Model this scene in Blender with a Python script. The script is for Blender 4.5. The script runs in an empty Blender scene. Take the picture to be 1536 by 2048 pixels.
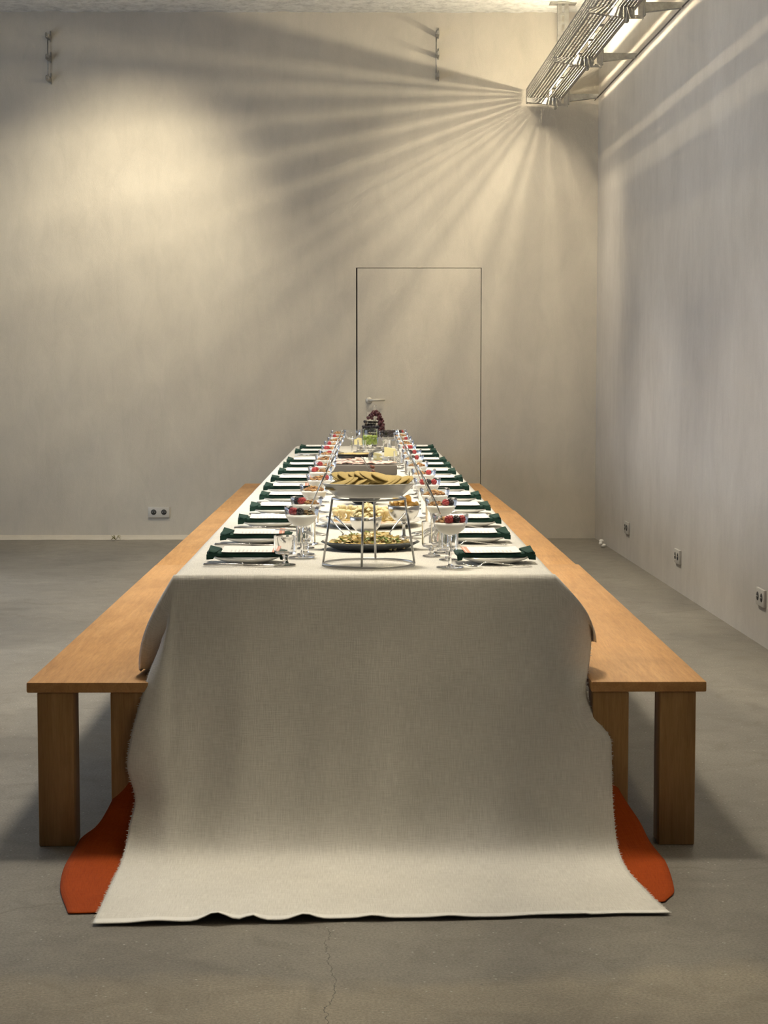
import bpy, bmesh, math, random
from mathutils import Vector, Matrix
random.seed(7)
S = bpy.context.scene
COL = S.collection
R = math.radians
PI = math.pi

# ------------------------------------------------------------------ camera
FPX = 3730.0
cam_d = bpy.data.cameras.new('camera')
cam_d.sensor_fit = 'HORIZONTAL'; cam_d.sensor_width = 36.0
cam_d.lens = 36.0 * FPX / 1536.0
cam_d.clip_start = 0.05; cam_d.clip_end = 100
cam = bpy.data.objects.new('camera', cam_d); COL.objects.link(cam)
HC = 1.31
cam.location = (0, 0, HC)
cam.rotation_euler = (R(90 - 4.262), 0, R(-0.597))
S.camera = cam

# ------------------------------------------------------------------ world / lights / exposure
w = bpy.data.worlds.new('world'); S.world = w; w.use_nodes = True
bg = w.node_tree.nodes['Background']
bg.inputs[0].default_value = (0.98, 0.97, 1.0, 1); bg.inputs[1].default_value = 0.085
S.view_settings.view_transform = 'Standard'; S.view_settings.look = 'None'
S.view_settings.exposure = 0.45; S.view_settings.gamma = 1.0
S.view_settings.use_curve_mapping = False

def area(name, loc, rot, sx, sy, power, col):
    l = bpy.data.lights.new(name, 'AREA'); l.shape = 'RECTANGLE'; l.size = sx; l.size_y = sy
    l.energy = power; l.color = col
    o = bpy.data.objects.new(name, l); COL.objects.link(o); o.location = loc; o.rotation_euler = rot
    return o
def spot(name, loc, target, power, col, size, blend, radius):
    l = bpy.data.lights.new(name, 'SPOT'); l.energy = power; l.color = col
    l.spot_size = R(size); l.spot_blend = blend; l.shadow_soft_size = radius
    o = bpy.data.objects.new(name, l); COL.objects.link(o); o.location = loc
    d = Vector(target) - Vector(loc); o.rotation_euler = d.to_track_quat('-Z', 'Y').to_euler()
    return o
WARM = (1.0, 0.86, 0.62)
# downlights in the ceiling over the table
for yy, pw in ((6.3, 310), (9.2, 320), (12.0, 270)):
    spot('ceiling_downlight', (-0.15, yy, 4.0), (-0.15, yy, 0), pw, (1.0, 0.91, 0.75), 92, 0.7, 0.28)
# wall washer by the left part of the back wall
spot('wall_washer', (-1.45, 12.9, 4.0), (-1.90, 14.75, 2.1), 270, (1.0, 0.87, 0.63), 72, 1.0, 0.12)
spot('fill_spot_right', (.70, 12.6, 4.0), (1.15, 14.75, 1.9), 190, (1.0, 0.86, 0.62), 74, 1.0, 0.15)  # added fill spot, brightens the back wall right of the door
# daylight window in the left wall
area('window_daylight', (-4.6, 9.5, 1.9), (0, R(-90), 0), 2.2, 5.0, 105, (0.66, 0.80, 1.0))

# ------------------------------------------------------------------ helpers
def tag(o, label=None, cat=None, group=None, kind=None):
    if label: o['label'] = label
    if cat: o['category'] = cat
    if group: o['group'] = group
    if kind: o['kind'] = kind
    return o
class MB:
    def __init__(s): s.v = []; s.f = []
    def add(s, vf, M=None):
        v, f = vf; n = len(s.v)
        if M is not None: v = [M @ Vector(p) for p in v]
        s.v.extend([tuple(p) for p in v]); s.f.extend([tuple(i + n for i in q) for q in f]); return s
    def mesh(s, name, mat, smooth=True, fix=False):
        m = bpy.data.meshes.new(name); m.from_pydata(s.v, [], s.f)
        if fix:
            b = bmesh.new(); b.from_mesh(m); bmesh.ops.recalc_face_normals(b, faces=b.faces); b.to_mesh(m); b.free()
        if smooth:
            m.polygons.foreach_set('use_smooth', [True] * len(m.polygons))
            if smooth == 'auto':
                m.set_sharp_from_angle(angle=R(38))
        if mat: m.materials.append(mat)
        m.update(); return m
def put(name, mesh, loc=(0, 0, 0), rz=0.0, parent=None, rot=None, scale=None):
    o = bpy.data.objects.new(name, mesh); COL.objects.link(o)
    o.location = loc
    o.rotation_euler = rot if rot is not None else (0, 0, rz)
    if scale: o.scale = scale
    if parent: o.parent = parent
    return o
def empty(name, loc, rz=0, label=None, cat=None, group=None):
    o = bpy.data.objects.new(name, None); COL.objects.link(o); o.location = loc; o.rotation_euler = (0, 0, rz)
    o.empty_display_size = 0.05
    return tag(o, label, cat, group)
def T(x, y, z): return Matrix.Translation((x, y, z))
def RZ(a): return Matrix.Rotation(a, 4, 'Z')
def RX(a): return Matrix.Rotation(a, 4, 'X')
def RY(a): return Matrix.Rotation(a, 4, 'Y')
def SC(x, y, z): return Matrix.Diagonal((x, y, z, 1))
def box(x0, x1, y0, y1, z0, z1):
    v = [(x0,y0,z0),(x1,y0,z0),(x1,y1,z0),(x0,y1,z0),(x0,y0,z1),(x1,y0,z1),(x1,y1,z1),(x0,y1,z1)]
    f = [(0,3,2,1),(4,5,6,7),(0,1,5,4),(1,2,6,5),(2,3,7,6),(3,0,4,7)]
    return v, f
def bbox(x0, x1, y0, y1, z0, z1, b=0.003, seg=2):
    bm = bmesh.new(); v, f = box(x0, x1, y0, y1, z0, z1)
    vs = [bm.verts.new(p) for p in v]
    for q in f: bm.faces.new([vs[i] for i in q])
    bmesh.ops.bevel(bm, geom=bm.edges[:], offset=b, segments=seg, affect='EDGES', profile=0.5)
    bm.verts.index_update()
    r = [tuple(p.co) for p in bm.verts], [tuple(x.index for x in q.verts) for q in bm.faces]
    bm.free(); return r
def lathe(prof, n=32, sx=1.0, sy=1.0):
    v = []; f = []; rings = []
    for r, z in prof:
        if r < 1e-6:
            rings.append([len(v)]); v.append((0, 0, z))
        else:
            a = []
            for k in range(n):
                t = 2 * PI * k / n; a.append(len(v)); v.append((r * math.cos(t) * sx, r * math.sin(t) * sy, z))
            rings.append(a)
    for i in range(len(rings) - 1):
        A, B = rings[i], rings[i + 1]
        for k in range(n):
            k2 = (k + 1) % n
            if len(A) == 1 and len(B) == 1: continue
            if len(A) == 1: f.append((A[0], B[k2], B[k]))
            elif len(B) == 1: f.append((A[k], A[k2], B[0]))
            else: f.append((A[k], A[k2], B[k2], B[k]))
    return v, f
def tube(pts, r, n=8, cap=True, closed=False):
    pts = [Vector(p) for p in pts]; m = len(pts); v = []; f = []
    up = Vector((0, 0, 1)); prev = None
    for i, p in enumerate(pts):
        if closed: d = pts[(i + 1) % m] - pts[i - 1]
        else: d = pts[min(i + 1, m - 1)] - pts[max(i - 1, 0)]
        d.normalize()
        if prev is None:
            a = d.cross(up) if abs(d.dot(up)) < 0.95 else d.cross(Vector((1, 0, 0)))
        else: a = prev - d * prev.dot(d)
        a.normalize(); prev = a; b = d.cross(a)
        rr = r[i] if isinstance(r, (list, tuple)) else r
        for k in range(n):
            t = 2 * PI * k / n; v.append(tuple(p + (a * math.cos(t) + b * math.sin(t)) * rr))
    for i in range(m if closed else m - 1):
        j = (i + 1) % m
        for k in range(n):
            k2 = (k + 1) % n; f.append((i * n + k, i * n + k2, j * n + k2, j * n + k))
    if cap and not closed:
        f.append(tuple(range(n - 1, -1, -1))); f.append(tuple((m - 1) * n + k for k in range(n)))
    return v, f
def ball(n=12, m=8):
    return lathe([(math.sin(PI * i / m), -math.cos(PI * i / m)) for i in range(m + 1)], n)
def ribbon(stations, n=8):
    """loft of superelliptic sections: (x, z, half width y, half thickness z, y offset)"""
    v = []; f = []
    for (x, z, hy, hz, yo) in stations:
        for k in range(n):
            t = 2 * PI * (k + .5) / n
            c, s = math.cos(t), math.sin(t)
            c = math.copysign(abs(c) ** .55, c); s = math.copysign(abs(s) ** .55, s)
            v.append((x, yo + hy * c, z + hz * s))
    for i in range(len(stations) - 1):
        for k in range(n):
            k2 = (k + 1) % n; f.append((i * n + k, (i + 1) * n + k, (i + 1) * n + k2, i * n + k2))
    f.append(tuple(range(n))); q = (len(stations) - 1) * n; f.append(tuple(q + k for k in range(n - 1, -1, -1)))
    return v, f

# ------------------------------------------------------------------ materials
def mat(name, col=(.5, .5, .5), rough=.5, metal=0.0, **kw):
    m = bpy.data.materials.new(name); m.use_nodes = True
    b = m.node_tree.nodes['Principled BSDF']
    b.inputs['Base Color'].default_value = (*col, 1); b.inputs['Roughness'].default_value = rough
    b.inputs['Metallic'].default_value = metal
    for k, val in kw.items(): b.inputs[k.replace('_', ' ')].default_value = val
    return m
def nd(m, typ, **kw):
    n = m.node_tree.nodes.new(typ)
    for k, val in kw.items():
        if hasattr(n, k): setattr(n, k, val)
        else: n.inputs[k].default_value = val
    return n
def lk(m, a, ao, b, bi): m.node_tree.links.new(a.outputs[ao], b.inputs[bi])
def bsdf(m): return m.node_tree.nodes['Principled BSDF']
def ramp(m, stops):
    r = nd(m, 'ShaderNodeValToRGB'); e = r.color_ramp.elements
    while len(e) < len(stops): e.new(.5)
    for q, (p, c) in zip(e, stops): q.position = p; q.color = (*c, 1) if len(c) == 3 else c
    return r
def coords(m, scale=(1, 1, 1), which='Object'):
    t = nd(m, 'ShaderNodeTexCoord'); mp = nd(m, 'ShaderNodeMapping'); mp.inputs['Scale'].default_value = scale
    lk(m, t, which, mp, 'Vector'); return mp
def noise(m, mp, scale, detail=6, rough=.6, dist=0.0):
    n = nd(m, 'ShaderNodeTexNoise'); n.inputs['Scale'].default_value = scale; n.inputs['Detail'].default_value = detail
    n.inputs['Roughness'].default_value = rough; n.inputs['Distortion'].default_value = dist
    lk(m, mp, 'Vector', n, 'Vector'); return n
def mix(m, fac, a, b, mode='MIX'):
    x = nd(m, 'ShaderNodeMix'); x.data_type = 'RGBA'; x.blend_type = mode
    for src, idx in ((fac, 0), (a, 6), (b, 7)):
        if isinstance(src, tuple) and hasattr(src[0], 'outputs'): m.node_tree.links.new(src[0].outputs[src[1]], x.inputs[idx])
        elif isinstance(src, (int, float)): x.inputs[idx].default_value = src
        else: x.inputs[idx].default_value = (*src, 1)
    return x
def bump(m, src, out, strength=.2, dist=.01, chain=None):
    b = nd(m, 'ShaderNodeBump'); b.inputs['Strength'].default_value = strength; b.inputs['Distance'].default_value = dist
    lk(m, src, out, b, 'Height')
    if chain: lk(m, chain, 'Normal', b, 'Normal')
    lk(m, b, 'Normal', bsdf(m), 'Normal'); return b

def plaster(name, base, light, dark, streak=(1, 1, .35)):
    m = mat(name, base, .88); bsdf(m).inputs['Specular IOR Level'].default_value = .25
    mp = coords(m, (1, 1, 1)); n1 = noise(m, mp, .9, 8, .62, .3)
    r1 = ramp(m, [(.30, dark), (.52, base), (.75, light)]); lk(m, n1, 'Fac', r1, 'Fac')
    mp2 = coords(m, streak); n2 = noise(m, mp2, 9, 8, .7, .6)
    r2 = ramp(m, [(.30, (.94, .94, .94)), (.5, (1, 1, 1)), (.70, (1.05, 1.05, 1.045))]); lk(m, n2, 'Fac', r2, 'Fac')
    x = mix(m, 1.0, (r1, 'Color'), (r2, 'Color'), 'MULTIPLY')
    n3 = noise(m, mp, 220, 3, .6)
    r3 = ramp(m, [(.3, (.93, .93, .93)), (.7, (1.05, 1.05, 1.05))]); lk(m, n3, 'Fac', r3, 'Fac')
    y = mix(m, 1.0, (x, 2), (r3, 'Color'), 'MULTIPLY')
    lk(m, y, 2, bsdf(m), 'Base Color')
    b1 = bump(m, n2, 'Fac', .22, .012); bump(m, n3, 'Fac', .25, .004, b1)
    return m
M_WALL = plaster('wall_plaster', (.465, .432, .375), (.50, .468, .408), (.425, .393, .34))
M_WALLR = plaster('wall_plaster_right', (.52, .49, .45), (.59, .56, .52), (.45, .425, .39), (.8, .8, .3))
M_CEIL = mat('ceiling_rough_plaster', (.74, .74, .72), .95)
_mp = coords(M_CEIL); _n = noise(M_CEIL, _mp, 14, 10, .72, .4)
_r = ramp(M_CEIL, [(.32, (.50, .50, .49)), (.55, (.78, .78, .76)), (.8, (.86, .86, .84))]); lk(M_CEIL, _n, 'Fac', _r, 'Fac')
lk(M_CEIL, _r, 'Color', bsdf(M_CEIL), 'Base Color'); bump(M_CEIL, _n, 'Fac', .9, .03)

M_FLOOR = mat('floor_concrete', (.3, .28, .25), .5); bsdf(M_FLOOR).inputs['Specular IOR Level'].default_value = .35
def _floor(m):
    mp = coords(m); big = noise(m, mp, .7, 7, .6, .5)
    rb = ramp(m, [(.32, (.145, .133, .115)), (.5, (.188, .173, .149)), (.7, (.232, .216, .187))]); lk(m, big, 'Fac', rb, 'Fac')
    fine = noise(m, mp, 150, 7, .8)
    rf = ramp(m, [(.30, (.50, .49, .47)), (.5, (1, 1, 1)), (.68, (1.5, 1.48, 1.43))]); lk(m, fine, 'Fac', rf, 'Fac')
    blot = noise(m, mp, 7, 8, .7, .8)
    rbl = ramp(m, [(.30, (.80, .79, .77)), (.5, (1, 1, 1)), (.70, (1.16, 1.15, 1.12))]); lk(m, blot, 'Fac', rbl, 'Fac')
    rb = mix(m, 1.0, (rb, 'Color'), (rbl, 'Color'), 'MULTIPLY')
    # two pours of concrete: the front one is lighter and browner
    sp0 = nd(m, 'ShaderNodeSeparateXYZ'); lk(m, mp, 'Vector', sp0, 0)
    n0 = noise(m, mp, 1.6, 5, .6)
    y0 = nd(m, 'ShaderNodeMath', operation='MULTIPLY_ADD'); y0.inputs[1].default_value = .55; lk(m, n0, 'Fac', y0, 0); lk(m, sp0, 'Y', y0, 2)
    e0 = nd(m, 'ShaderNodeMapRange'); e0.inputs[1].default_value = 4.28; e0.inputs[2].default_value = 4.18; lk(m, y0, 0, e0, 0)
    rb = mix(m, 1.0, (rb, 2), (mix(m, (e0, 0), (1, 1, 1), (1.30, 1.24, 1.12)), 2), 'MULTIPLY')
    # one wandering crack in front of the table
    n1 = noise(m, mp, 5, 6, .65)
    xc = nd(m, 'ShaderNodeMath', operation='MULTIPLY_ADD'); xc.inputs[1].default_value = .11; lk(m, n1, 'Fac', xc, 0); lk(m, sp0, 'X', xc, 2)
    xa = nd(m, 'ShaderNodeMath', operation='ADD'); xa.inputs[1].default_value = .022; lk(m, xc, 0, xa, 0)
    xb = nd(m, 'ShaderNodeMath', operation='ABSOLUTE'); lk(m, xa, 0, xb, 0)
    cl = nd(m, 'ShaderNodeMath', operation='LESS_THAN'); cl.inputs[1].default_value = .0012; lk(m, xb, 0, cl, 0)
    cy = nd(m, 'ShaderNodeMath', operation='LESS_THAN'); cy.inputs[1].default_value = 4.34; lk(m, sp0, 'Y', cy, 0)
    cm = nd(m, 'ShaderNodeMath', operation='MULTIPLY'); lk(m, cl, 0, cm, 0); lk(m, cy, 0, cm, 1)
    rb = mix(m, (cm, 0), (rb, 2), (.085, .075, .062))
    a = mix(m, 1.0, (rb, 2), (rf, 'Color'), 'MULTIPLY')
    vor = nd(m, 'ShaderNodeTexVoronoi'); vor.inputs['Scale'].default_value = 48; vor.inputs['Randomness'].default_value = 1
    lk(m, mp, 'Vector', vor, 'Vector')
    rv = ramp(m, [(.05, (1, 1, 1)), (.16, (0, 0, 0))]); lk(m, vor, 'Distance', rv, 'Fac')
    sel = ramp(m, [(.66, (0, 0, 0)), (.74, (1, 1, 1))]); lk(m, vor, 'Color', sel, 'Fac')
    sp = mix(m, 1.0, (rv, 'Color'), (sel, 'Color'), 'MULTIPLY')
    b = mix(m, (sp, 2), (a, 2), (.50, .48, .43))
    seld = ramp(m, [(.16, (1, 1, 1)), (.24, (0, 0, 0))]); lk(m, vor, 'Color', seld, 'Fac')
    sp2 = mix(m, 1.0, (rv, 'Color'), (seld, 'Color'), 'MULTIPLY')
    c = mix(m, (sp2, 2), (b, 2), (.13, .12, .105))
    # hairline cracks
    wob = noise(m, mp, 2.2, 6, .65)
    add = mix(m, .22, (mp, 'Vector'), (wob, 'Color'))
    cr = nd(m, 'ShaderNodeTexVoronoi'); cr.feature = 'DISTANCE_TO_EDGE'; cr.inputs['Scale'].default_value = .45
    lk(m, add, 2, cr, 'Vector')
    rc = ramp(m, [(.0, (.80, .78, .75)), (.0022, (1, 1, 1))]); lk(m, cr, 'Distance', rc, 'Fac')
    d = mix(m, 1.0, (c, 2), (rc, 'Color'), 'MULTIPLY')
    lk(m, d, 2, bsdf(m), 'Base Color')
    rr = ramp(m, [(.3, (.42, .42, .42)), (.7, (.62, .62, .62))]); lk(m, big, 'Fac', rr, 'Fac'); lk(m, rr, 'Color', bsdf(m), 'Roughness')
    bump(m, fine, 'Fac', .12, .006)
_floor(M_FLOOR)

def cloth_mat(name, base, dark, hem=None):
    m = mat(name, base, .95); bsdf(m).inputs['Specular IOR Level'].default_value = .1
    bsdf(m).inputs['Sheen Weight'].default_value = .15
    mp = coords(m, (1, 1, 1), 'UV')
    va = coords(m, (420, 22, 1), 'UV'); vb = coords(m, (26, 380, 1), 'UV')
    n1 = noise(m, va, 1.0, 4, .6); n2 = noise(m, vb, 1.0, 4, .6)
    s = mix(m, .42, (n1, 'Fac'), (n2, 'Fac'))
    r = ramp(m, [(.36, dark), (.62, base)]); lk(m, s, 2, r, 'Fac')
    n3 = noise(m, mp, 5, 4, .5); r3 = ramp(m, [(.3, (.94, .94, .93)), (.7, (1.03, 1.03, 1.02))]); lk(m, n3, 'Fac', r3, 'Fac')
    x = mix(m, 1.0, (r, 'Color'), (r3, 'Color'), 'MULTIPLY')
    if hem:   # doubled, denser weave of the sewn hem
        sx = nd(m, 'ShaderNodeSeparateXYZ'); lk(m, mp, 'Vector', sx, 0)
        g = nd(m, 'ShaderNodeMath', operation='GREATER_THAN'); g.inputs[1].default_value = hem; lk(m, sx, 'Y', g, 0)
        x = mix(m, (g, 0), (x, 2), (.84, .82, .77))
    lk(m, x, 2, bsdf(m), 'Base Color'); bump(m, s, 2, .6, .004)
    return m
M_CLOTH = cloth_mat('white_gauze', (.81, .785, .73), (.63, .605, .55), hem=1.27)
M_ORANGE = cloth_mat('rust_linen', (.35, .062, .010), (.27, .044, .007))
bsdf(M_ORANGE).inputs['Sheen Weight'].default_value = 0

def wood(name, c0, c1, c2, axis):
    m = mat(name, c1, .5); bsdf(m).inputs['Specular IOR Level'].default_value = .4
    sc = {'Y': (14, .9, 14), 'Z': (14, 14, .9)}[axis]
    mp = coords(m, sc); n = noise(m, mp, 1.6, 8, .62, 1.2)
    r = ramp(m, [(.25, c0), (.5, c1), (.75, c2)]); lk(m, n, 'Fac', r, 'Fac')
    mp2 = coords(m, tuple(q * 5 for q in sc)); n2 = noise(m, mp2, 3, 5, .7)
    r2 = ramp(m, [(.3, (.82, .80, .78)), (.6, (1.05, 1.05, 1.05))]); lk(m, n2, 'Fac', r2, 'Fac')
    mp3 = coords(m); n3 = noise(m, mp3, 2.3, 5, .6); r3 = ramp(m, [(.28, (.82, .80, .76)), (.5, (1, 1, 1)), (.75, (1.08, 1.07, 1.05))]); lk(m, n3, 'Fac', r3, 'Fac')
    x = mix(m, 1.0, (r, 'Color'), (r2, 'Color'), 'MULTIPLY'); y = mix(m, 1.0, (x, 2), (r3, 'Color'), 'MULTIPLY')
    lk(m, y, 2, bsdf(m), 'Base Color'); bump(m, n2, 'Fac', .1, .003)
    return m
M_SEAT = wood('bench_wood', (.37, .185, .062), (.47, .25, .09), (.54, .30, .12), 'Y')
M_LEG = wood('bench_leg_wood', (.24, .125, .04), (.33, .185, .066), (.40, .235, .09), 'Z')
M_TABLE = wood('table_wood', (.25, .15, .07), (.34, .2, .1), (.4, .25, .13), 'Y')

M_PLATE = mat('white_porcelain', (.80, .79, .76), .12)
M_SILVERDISH = mat('pale_enamel', (.52, .52, .51), .2)
M_DARKPLATE = mat('slate_blue_stoneware', (.075, .085, .095), .3)
M_BLACK = mat('black_stoneware', (.018, .017, .018), .35)
M_SLAB = mat('grey_slate', (.13, .115, .10), .55)
M_STEEL = mat('polished_steel', (.62, .61, .59), .18, 1.0)
M_WIRE = mat('steel_wire', (.42, .42, .42), .28, 1.0)
M_SILVER = mat('brushed_silver', (.66, .65, .63), .24, 1.0)
M_NAP = mat('dark_green_napkin', (.005, .038, .026), .9)
_n = noise(M_NAP, coords(M_NAP), 400, 3, .6); bump(M_NAP, _n, 'Fac', .3, .002)
M_YOG = mat('yogurt', (.84, .81, .76), .4); bsdf(M_YOG).inputs['Subsurface Weight'].default_value = .0
def island(name, stops, rough=.7):
    m = mat(name, stops[0][1], rough); g = nd(m, 'ShaderNodeNewGeometry'); r = ramp(m, stops)
    lk(m, g, 'Random Per Island', r, 'Fac'); lk(m, r, 'Color', bsdf(m), 'Base Color'); return m
M_GRAN = island('granola', [(.0, (.16, .07, .022)), (.3, (.36, .17, .05)), (.6, (.50, .27, .09)), (.85, (.60, .40, .18)), (1, (.30, .10, .03))])
M_GRAN2 = island('dark_granola', [(.0, (.05, .03, .012)), (.4, (.20, .11, .035)), (.7, (.30, .19, .07)), (1, (.14, .11, .03))])
M_RASP = island('raspberry', [(.0, (.34, .015, .02)), (1, (.52, .04, .045))], .35)
M_BLKB = island('blackberry', [(.0, (.012, .008, .012)), (1, (.028, .018, .02))], .25)
M_PASTA = island('farfalle', [(.0, (.80, .62, .28)), (.55, (.88, .74, .42)), (1, (.90, .82, .58))], .45)
M_HERB = island('herb', [(.0, (.07, .12, .015)), (1, (.20, .26, .05))], .6)
M_CREAMB = island('cream_cheese_bites', [(.0, (.78, .63, .30)), (1, (.84, .74, .46))], .5)
M_CHEESE = mat('pale_cheese', (.78, .68, .33), .5)
M_BREAD = mat('flatbread', (.56, .38, .12), .75)
_n = noise(M_BREAD, coords(M_BREAD), 26, 5, .6); _r = ramp(M_BREAD, [(.35, (.38, .26, .07)), (.6, (.56, .42, .15))])
lk(M_BREAD, _n, 'Fac', _r, 'Fac'); lk(M_BREAD, _r, 'Color', bsdf(M_BREAD), 'Base Color'); bump(M_BREAD, _n, 'Fac', .3, .004)
M_CHIP = mat('golden_crisp', (.80, .58, .25), .55)
M_HAM = island('ham', [(.0, (.72, .46, .38)), (1, (.80, .62, .54))], .45)
M_SALMON = island('salmon', [(.0, (.72, .40, .24)), (1, (.80, .58, .44))], .4)
M_DATE = island('dates', [(.0, (.07, .018, .008)), (1, (.17, .045, .015))], .35)
M_GREENG = mat('green_grape', (.36, .46, .09), .2, Subsurface_Weight=.0)
M_REDG = mat('red_grape', (.055, .008, .012), .3)
M_BLACKG = mat('black_grape', (.010, .008, .014), .3)
M_STEM = mat('vine_stem', (.16, .10, .04), .8)
M_GALV = mat('galvanised_steel', (.42, .41, .38), .5, .8)
_n = noise(M_GALV, coords(M_GALV), 30, 5, .6); _r = ramp(M_GALV, [(.3, (.24, .235, .22)), (.7, (.38, .37, .35))]); lk(M_GALV, _n, 'Fac', _r, 'Fac'); lk(M_GALV, _r, 'Color', bsdf(M_GALV), 'Base Color')
M_CABLE = mat('dark_cable', (.06, .055, .05), .6)
M_SOCKET = mat('socket_plastic', (.46, .44, .405), .45)
M_HOLE = mat('socket_dark', (.03, .03, .03), .6)
M_HANDLE = mat('door_handle_metal', (.52, .49, .43), .45, .35)
M_GAP = mat('door_gap', (.05, .045, .04), .9)
M_WEED = mat('dry_leaf', (.16, .15, .05), .8)
M_CRUMB = mat('paper_scrap', (.75, .73, .68), .8)
M_LED = bpy.data.materials.new('led_tube'); M_LED.use_nodes = True
_nt = M_LED.node_tree; _nt.nodes.remove(_nt.nodes['Principled BSDF']); _e = _nt.nodes.new('ShaderNodeEmission')
_e.inputs[0].default_value = (1.0, .86, .60, 1); _e.inputs[1].default_value = 360.0
_nt.links.new(_e.outputs[0], _nt.nodes['Material Output'].inputs[0])

def glass_thin(name, tint=(.97, .98, .98), k=.03):
    m = bpy.data.materials.new(name); m.use_nodes = True; nt = m.node_tree
    nt.nodes.remove(nt.nodes['Principled BSDF'])
    t = nt.nodes.new('ShaderNodeBsdfTransparent'); t.inputs[0].default_value = (*tint, 1)
    g = nt.nodes.new('ShaderNodeBsdfGlossy'); g.inputs['Roughness'].default_value = .03; g.inputs[0].default_value = (.95, .96, 1, 1)
    l = nt.nodes.new('ShaderNodeLayerWeight'); l.inputs[0].default_value = .22
    r = nt.nodes.new('ShaderNodeMapRange'); r.inputs[1].default_value = 0; r.inputs[2].default_value = 1; r.inputs[3].default_value = k; r.inputs[4].default_value = .9
    x = nt.nodes.new('ShaderNodeMixShader')
    nt.links.new(l.outputs['Fresnel'], r.inputs[0]); nt.links.new(r.outputs[0], x.inputs[0])
    nt.links.new(t.outputs[0], x.inputs[1]); nt.links.new(g.outputs[0], x.inputs[2])
    nt.links.new(x.outputs[0], nt.nodes['Material Output'].inputs[0]); return m
M_THIN = glass_thin('thin_glass')
M_GLASS = mat('solid_glass', (1, 1, 1), .02, 0, Transmission_Weight=1.0, IOR=1.45)

def card_mat():
    m = mat('menu_card_print', (.86, .84, .80), .7)
    t = nd(m, 'ShaderNodeTexCoord'); sp = nd(m, 'ShaderNodeSeparateXYZ'); lk(m, t, 'Object', sp, 0)
    def cmp(out, lo, hi):
        a = nd(m, 'ShaderNodeMath', operation='GREATER_THAN'); a.inputs[1].default_value = lo; lk(m, sp, out, a, 0)
        b = nd(m, 'ShaderNodeMath', operation='LESS_THAN'); b.inputs[1].default_value = hi; lk(m, sp, out, b, 0)
        c = nd(m, 'ShaderNodeMath', operation='MULTIPLY'); lk(m, a, 0, c, 0); lk(m, b, 0, c, 1); return c
    # text lines run across the card (y), stacked along x
    wv = nd(m, 'ShaderNodeMath', operation='MULTIPLY'); wv.inputs[1].default_value = 2 * PI / .0115; lk(m, sp, 'X', wv, 0)
    sn = nd(m, 'ShaderNodeMath', operation='SINE'); lk(m, wv, 0, sn, 0)
    gt = nd(m, 'ShaderNodeMath', operation='GREATER_THAN'); gt.inputs[1].default_value = .25; lk(m, sn, 0, gt, 0)
    mp = nd(m, 'ShaderNodeMapping'); mp.inputs['Scale'].default_value = (180, 420, 1); lk(m, t, 'Object', mp, 0)
    n = noise(m, mp, 1.0, 2, .5); g2 = nd(m, 'ShaderNodeMath', operation='GREATER_THAN'); g2.inputs[1].default_value = .47; lk(m, n, 'Fac', g2, 0)
    a = cmp('X', -.06, .052); b = cmp('Y', -.056, -.012)
    p = a
    for q in (b, gt, g2):
        c = nd(m, 'ShaderNodeMath', operation='MULTIPLY'); lk(m, p, 0, c, 0); lk(m, q, 0, c, 1); p = c
    p2 = nd(m, 'ShaderNodeMath', operation='MULTIPLY'); p2.inputs[1].default_value = .45; lk(m, p, 0, p2, 0)
    x = mix(m, (p2, 0), (.86, .845, .81), (.18, .17, .16))
    s1 = cmp('X', .0655, .083); y = mix(m, (s1, 0), (x, 2), (.60, .27, .20))
    s2 = cmp('X', .076, .0785); z = mix(m, (s2, 0), (y, 2), (.82, .62, .52))
    lk(m, z, 2, bsdf(m), 'Base Color'); return m
M_CARD = card_mat()

# ------------------------------------------------------------------ room shell
YB = 14.75; ZC = 4.11
XRB = 1.83                       # right wall at the back corner
RD = Vector((-0.01417, 0.9999, 0))   # direction of the right wall, the tray and its rail
def xr(y, x0=XRB, y0=YB): return x0 + (y - y0) * RD.x / RD.y
DX0, DX1, DZ = -0.066, 0.921, 2.135

mb = MB()
mb.add(box(-5.2, DX0, YB, YB + .2, -.05, ZC + .15)); mb.add(box(DX1, 2.4, YB, YB + .2, -.05, ZC + .15)); mb.add(box(DX0, DX1, YB, YB + .2, DZ, ZC + .15))
tag(put('wall_back', mb.mesh('wall_back', M_WALL, False)), kind='structure')
d = tag(put('door_1', MB().add(bbox(DX0 + .010, DX1 - .005, YB - .001, YB + .05, .006, DZ - .005, .002, 1)).mesh('door_panel', M_WALL, False)), kind='structure')
put('door_recess', MB().add(box(DX0 - .02, DX1 + .02, YB + .06, YB + .19, 0, DZ + .02)).mesh('door_recess', M_GAP, False), parent=d)
hb = MB(); hx, hz = .005, 1.095
hb.add(lathe([(0, 0), (.026, 0), (.026, .007), (.023, .012), (0, .012)], 20), T(hx + .03, YB, hz) @ RX(PI / 2))
hb.add(tube([(hx + .03, YB - .01, hz), (hx + .03, YB - .05, hz), (hx + .045, YB - .06, hz + .002), (hx + .09, YB - .062, hz + .004), (hx + .155, YB - .06, hz + .004)], [.009, .009, .011, .011, .009], 10))
put('door_handle', hb.mesh('door_handle', M_HANDLE), parent=d)
kb = MB(); kb.add(bbox(hx + .012, hx + .048, YB - .006, YB, .93, 1.005, .002, 1)); put('keyhole_plate', kb.mesh('keyhole_plate', M_HANDLE, False), parent=d)
kb = MB(); kb.add(lathe([(0, 0), (.006, 0), (.006, .003), (0, .003)], 10), T(hx + .03, YB - .005, .975) @ RX(PI / 2)); put('keyhole', kb.mesh('keyhole', M_HOLE), parent=d)

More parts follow.
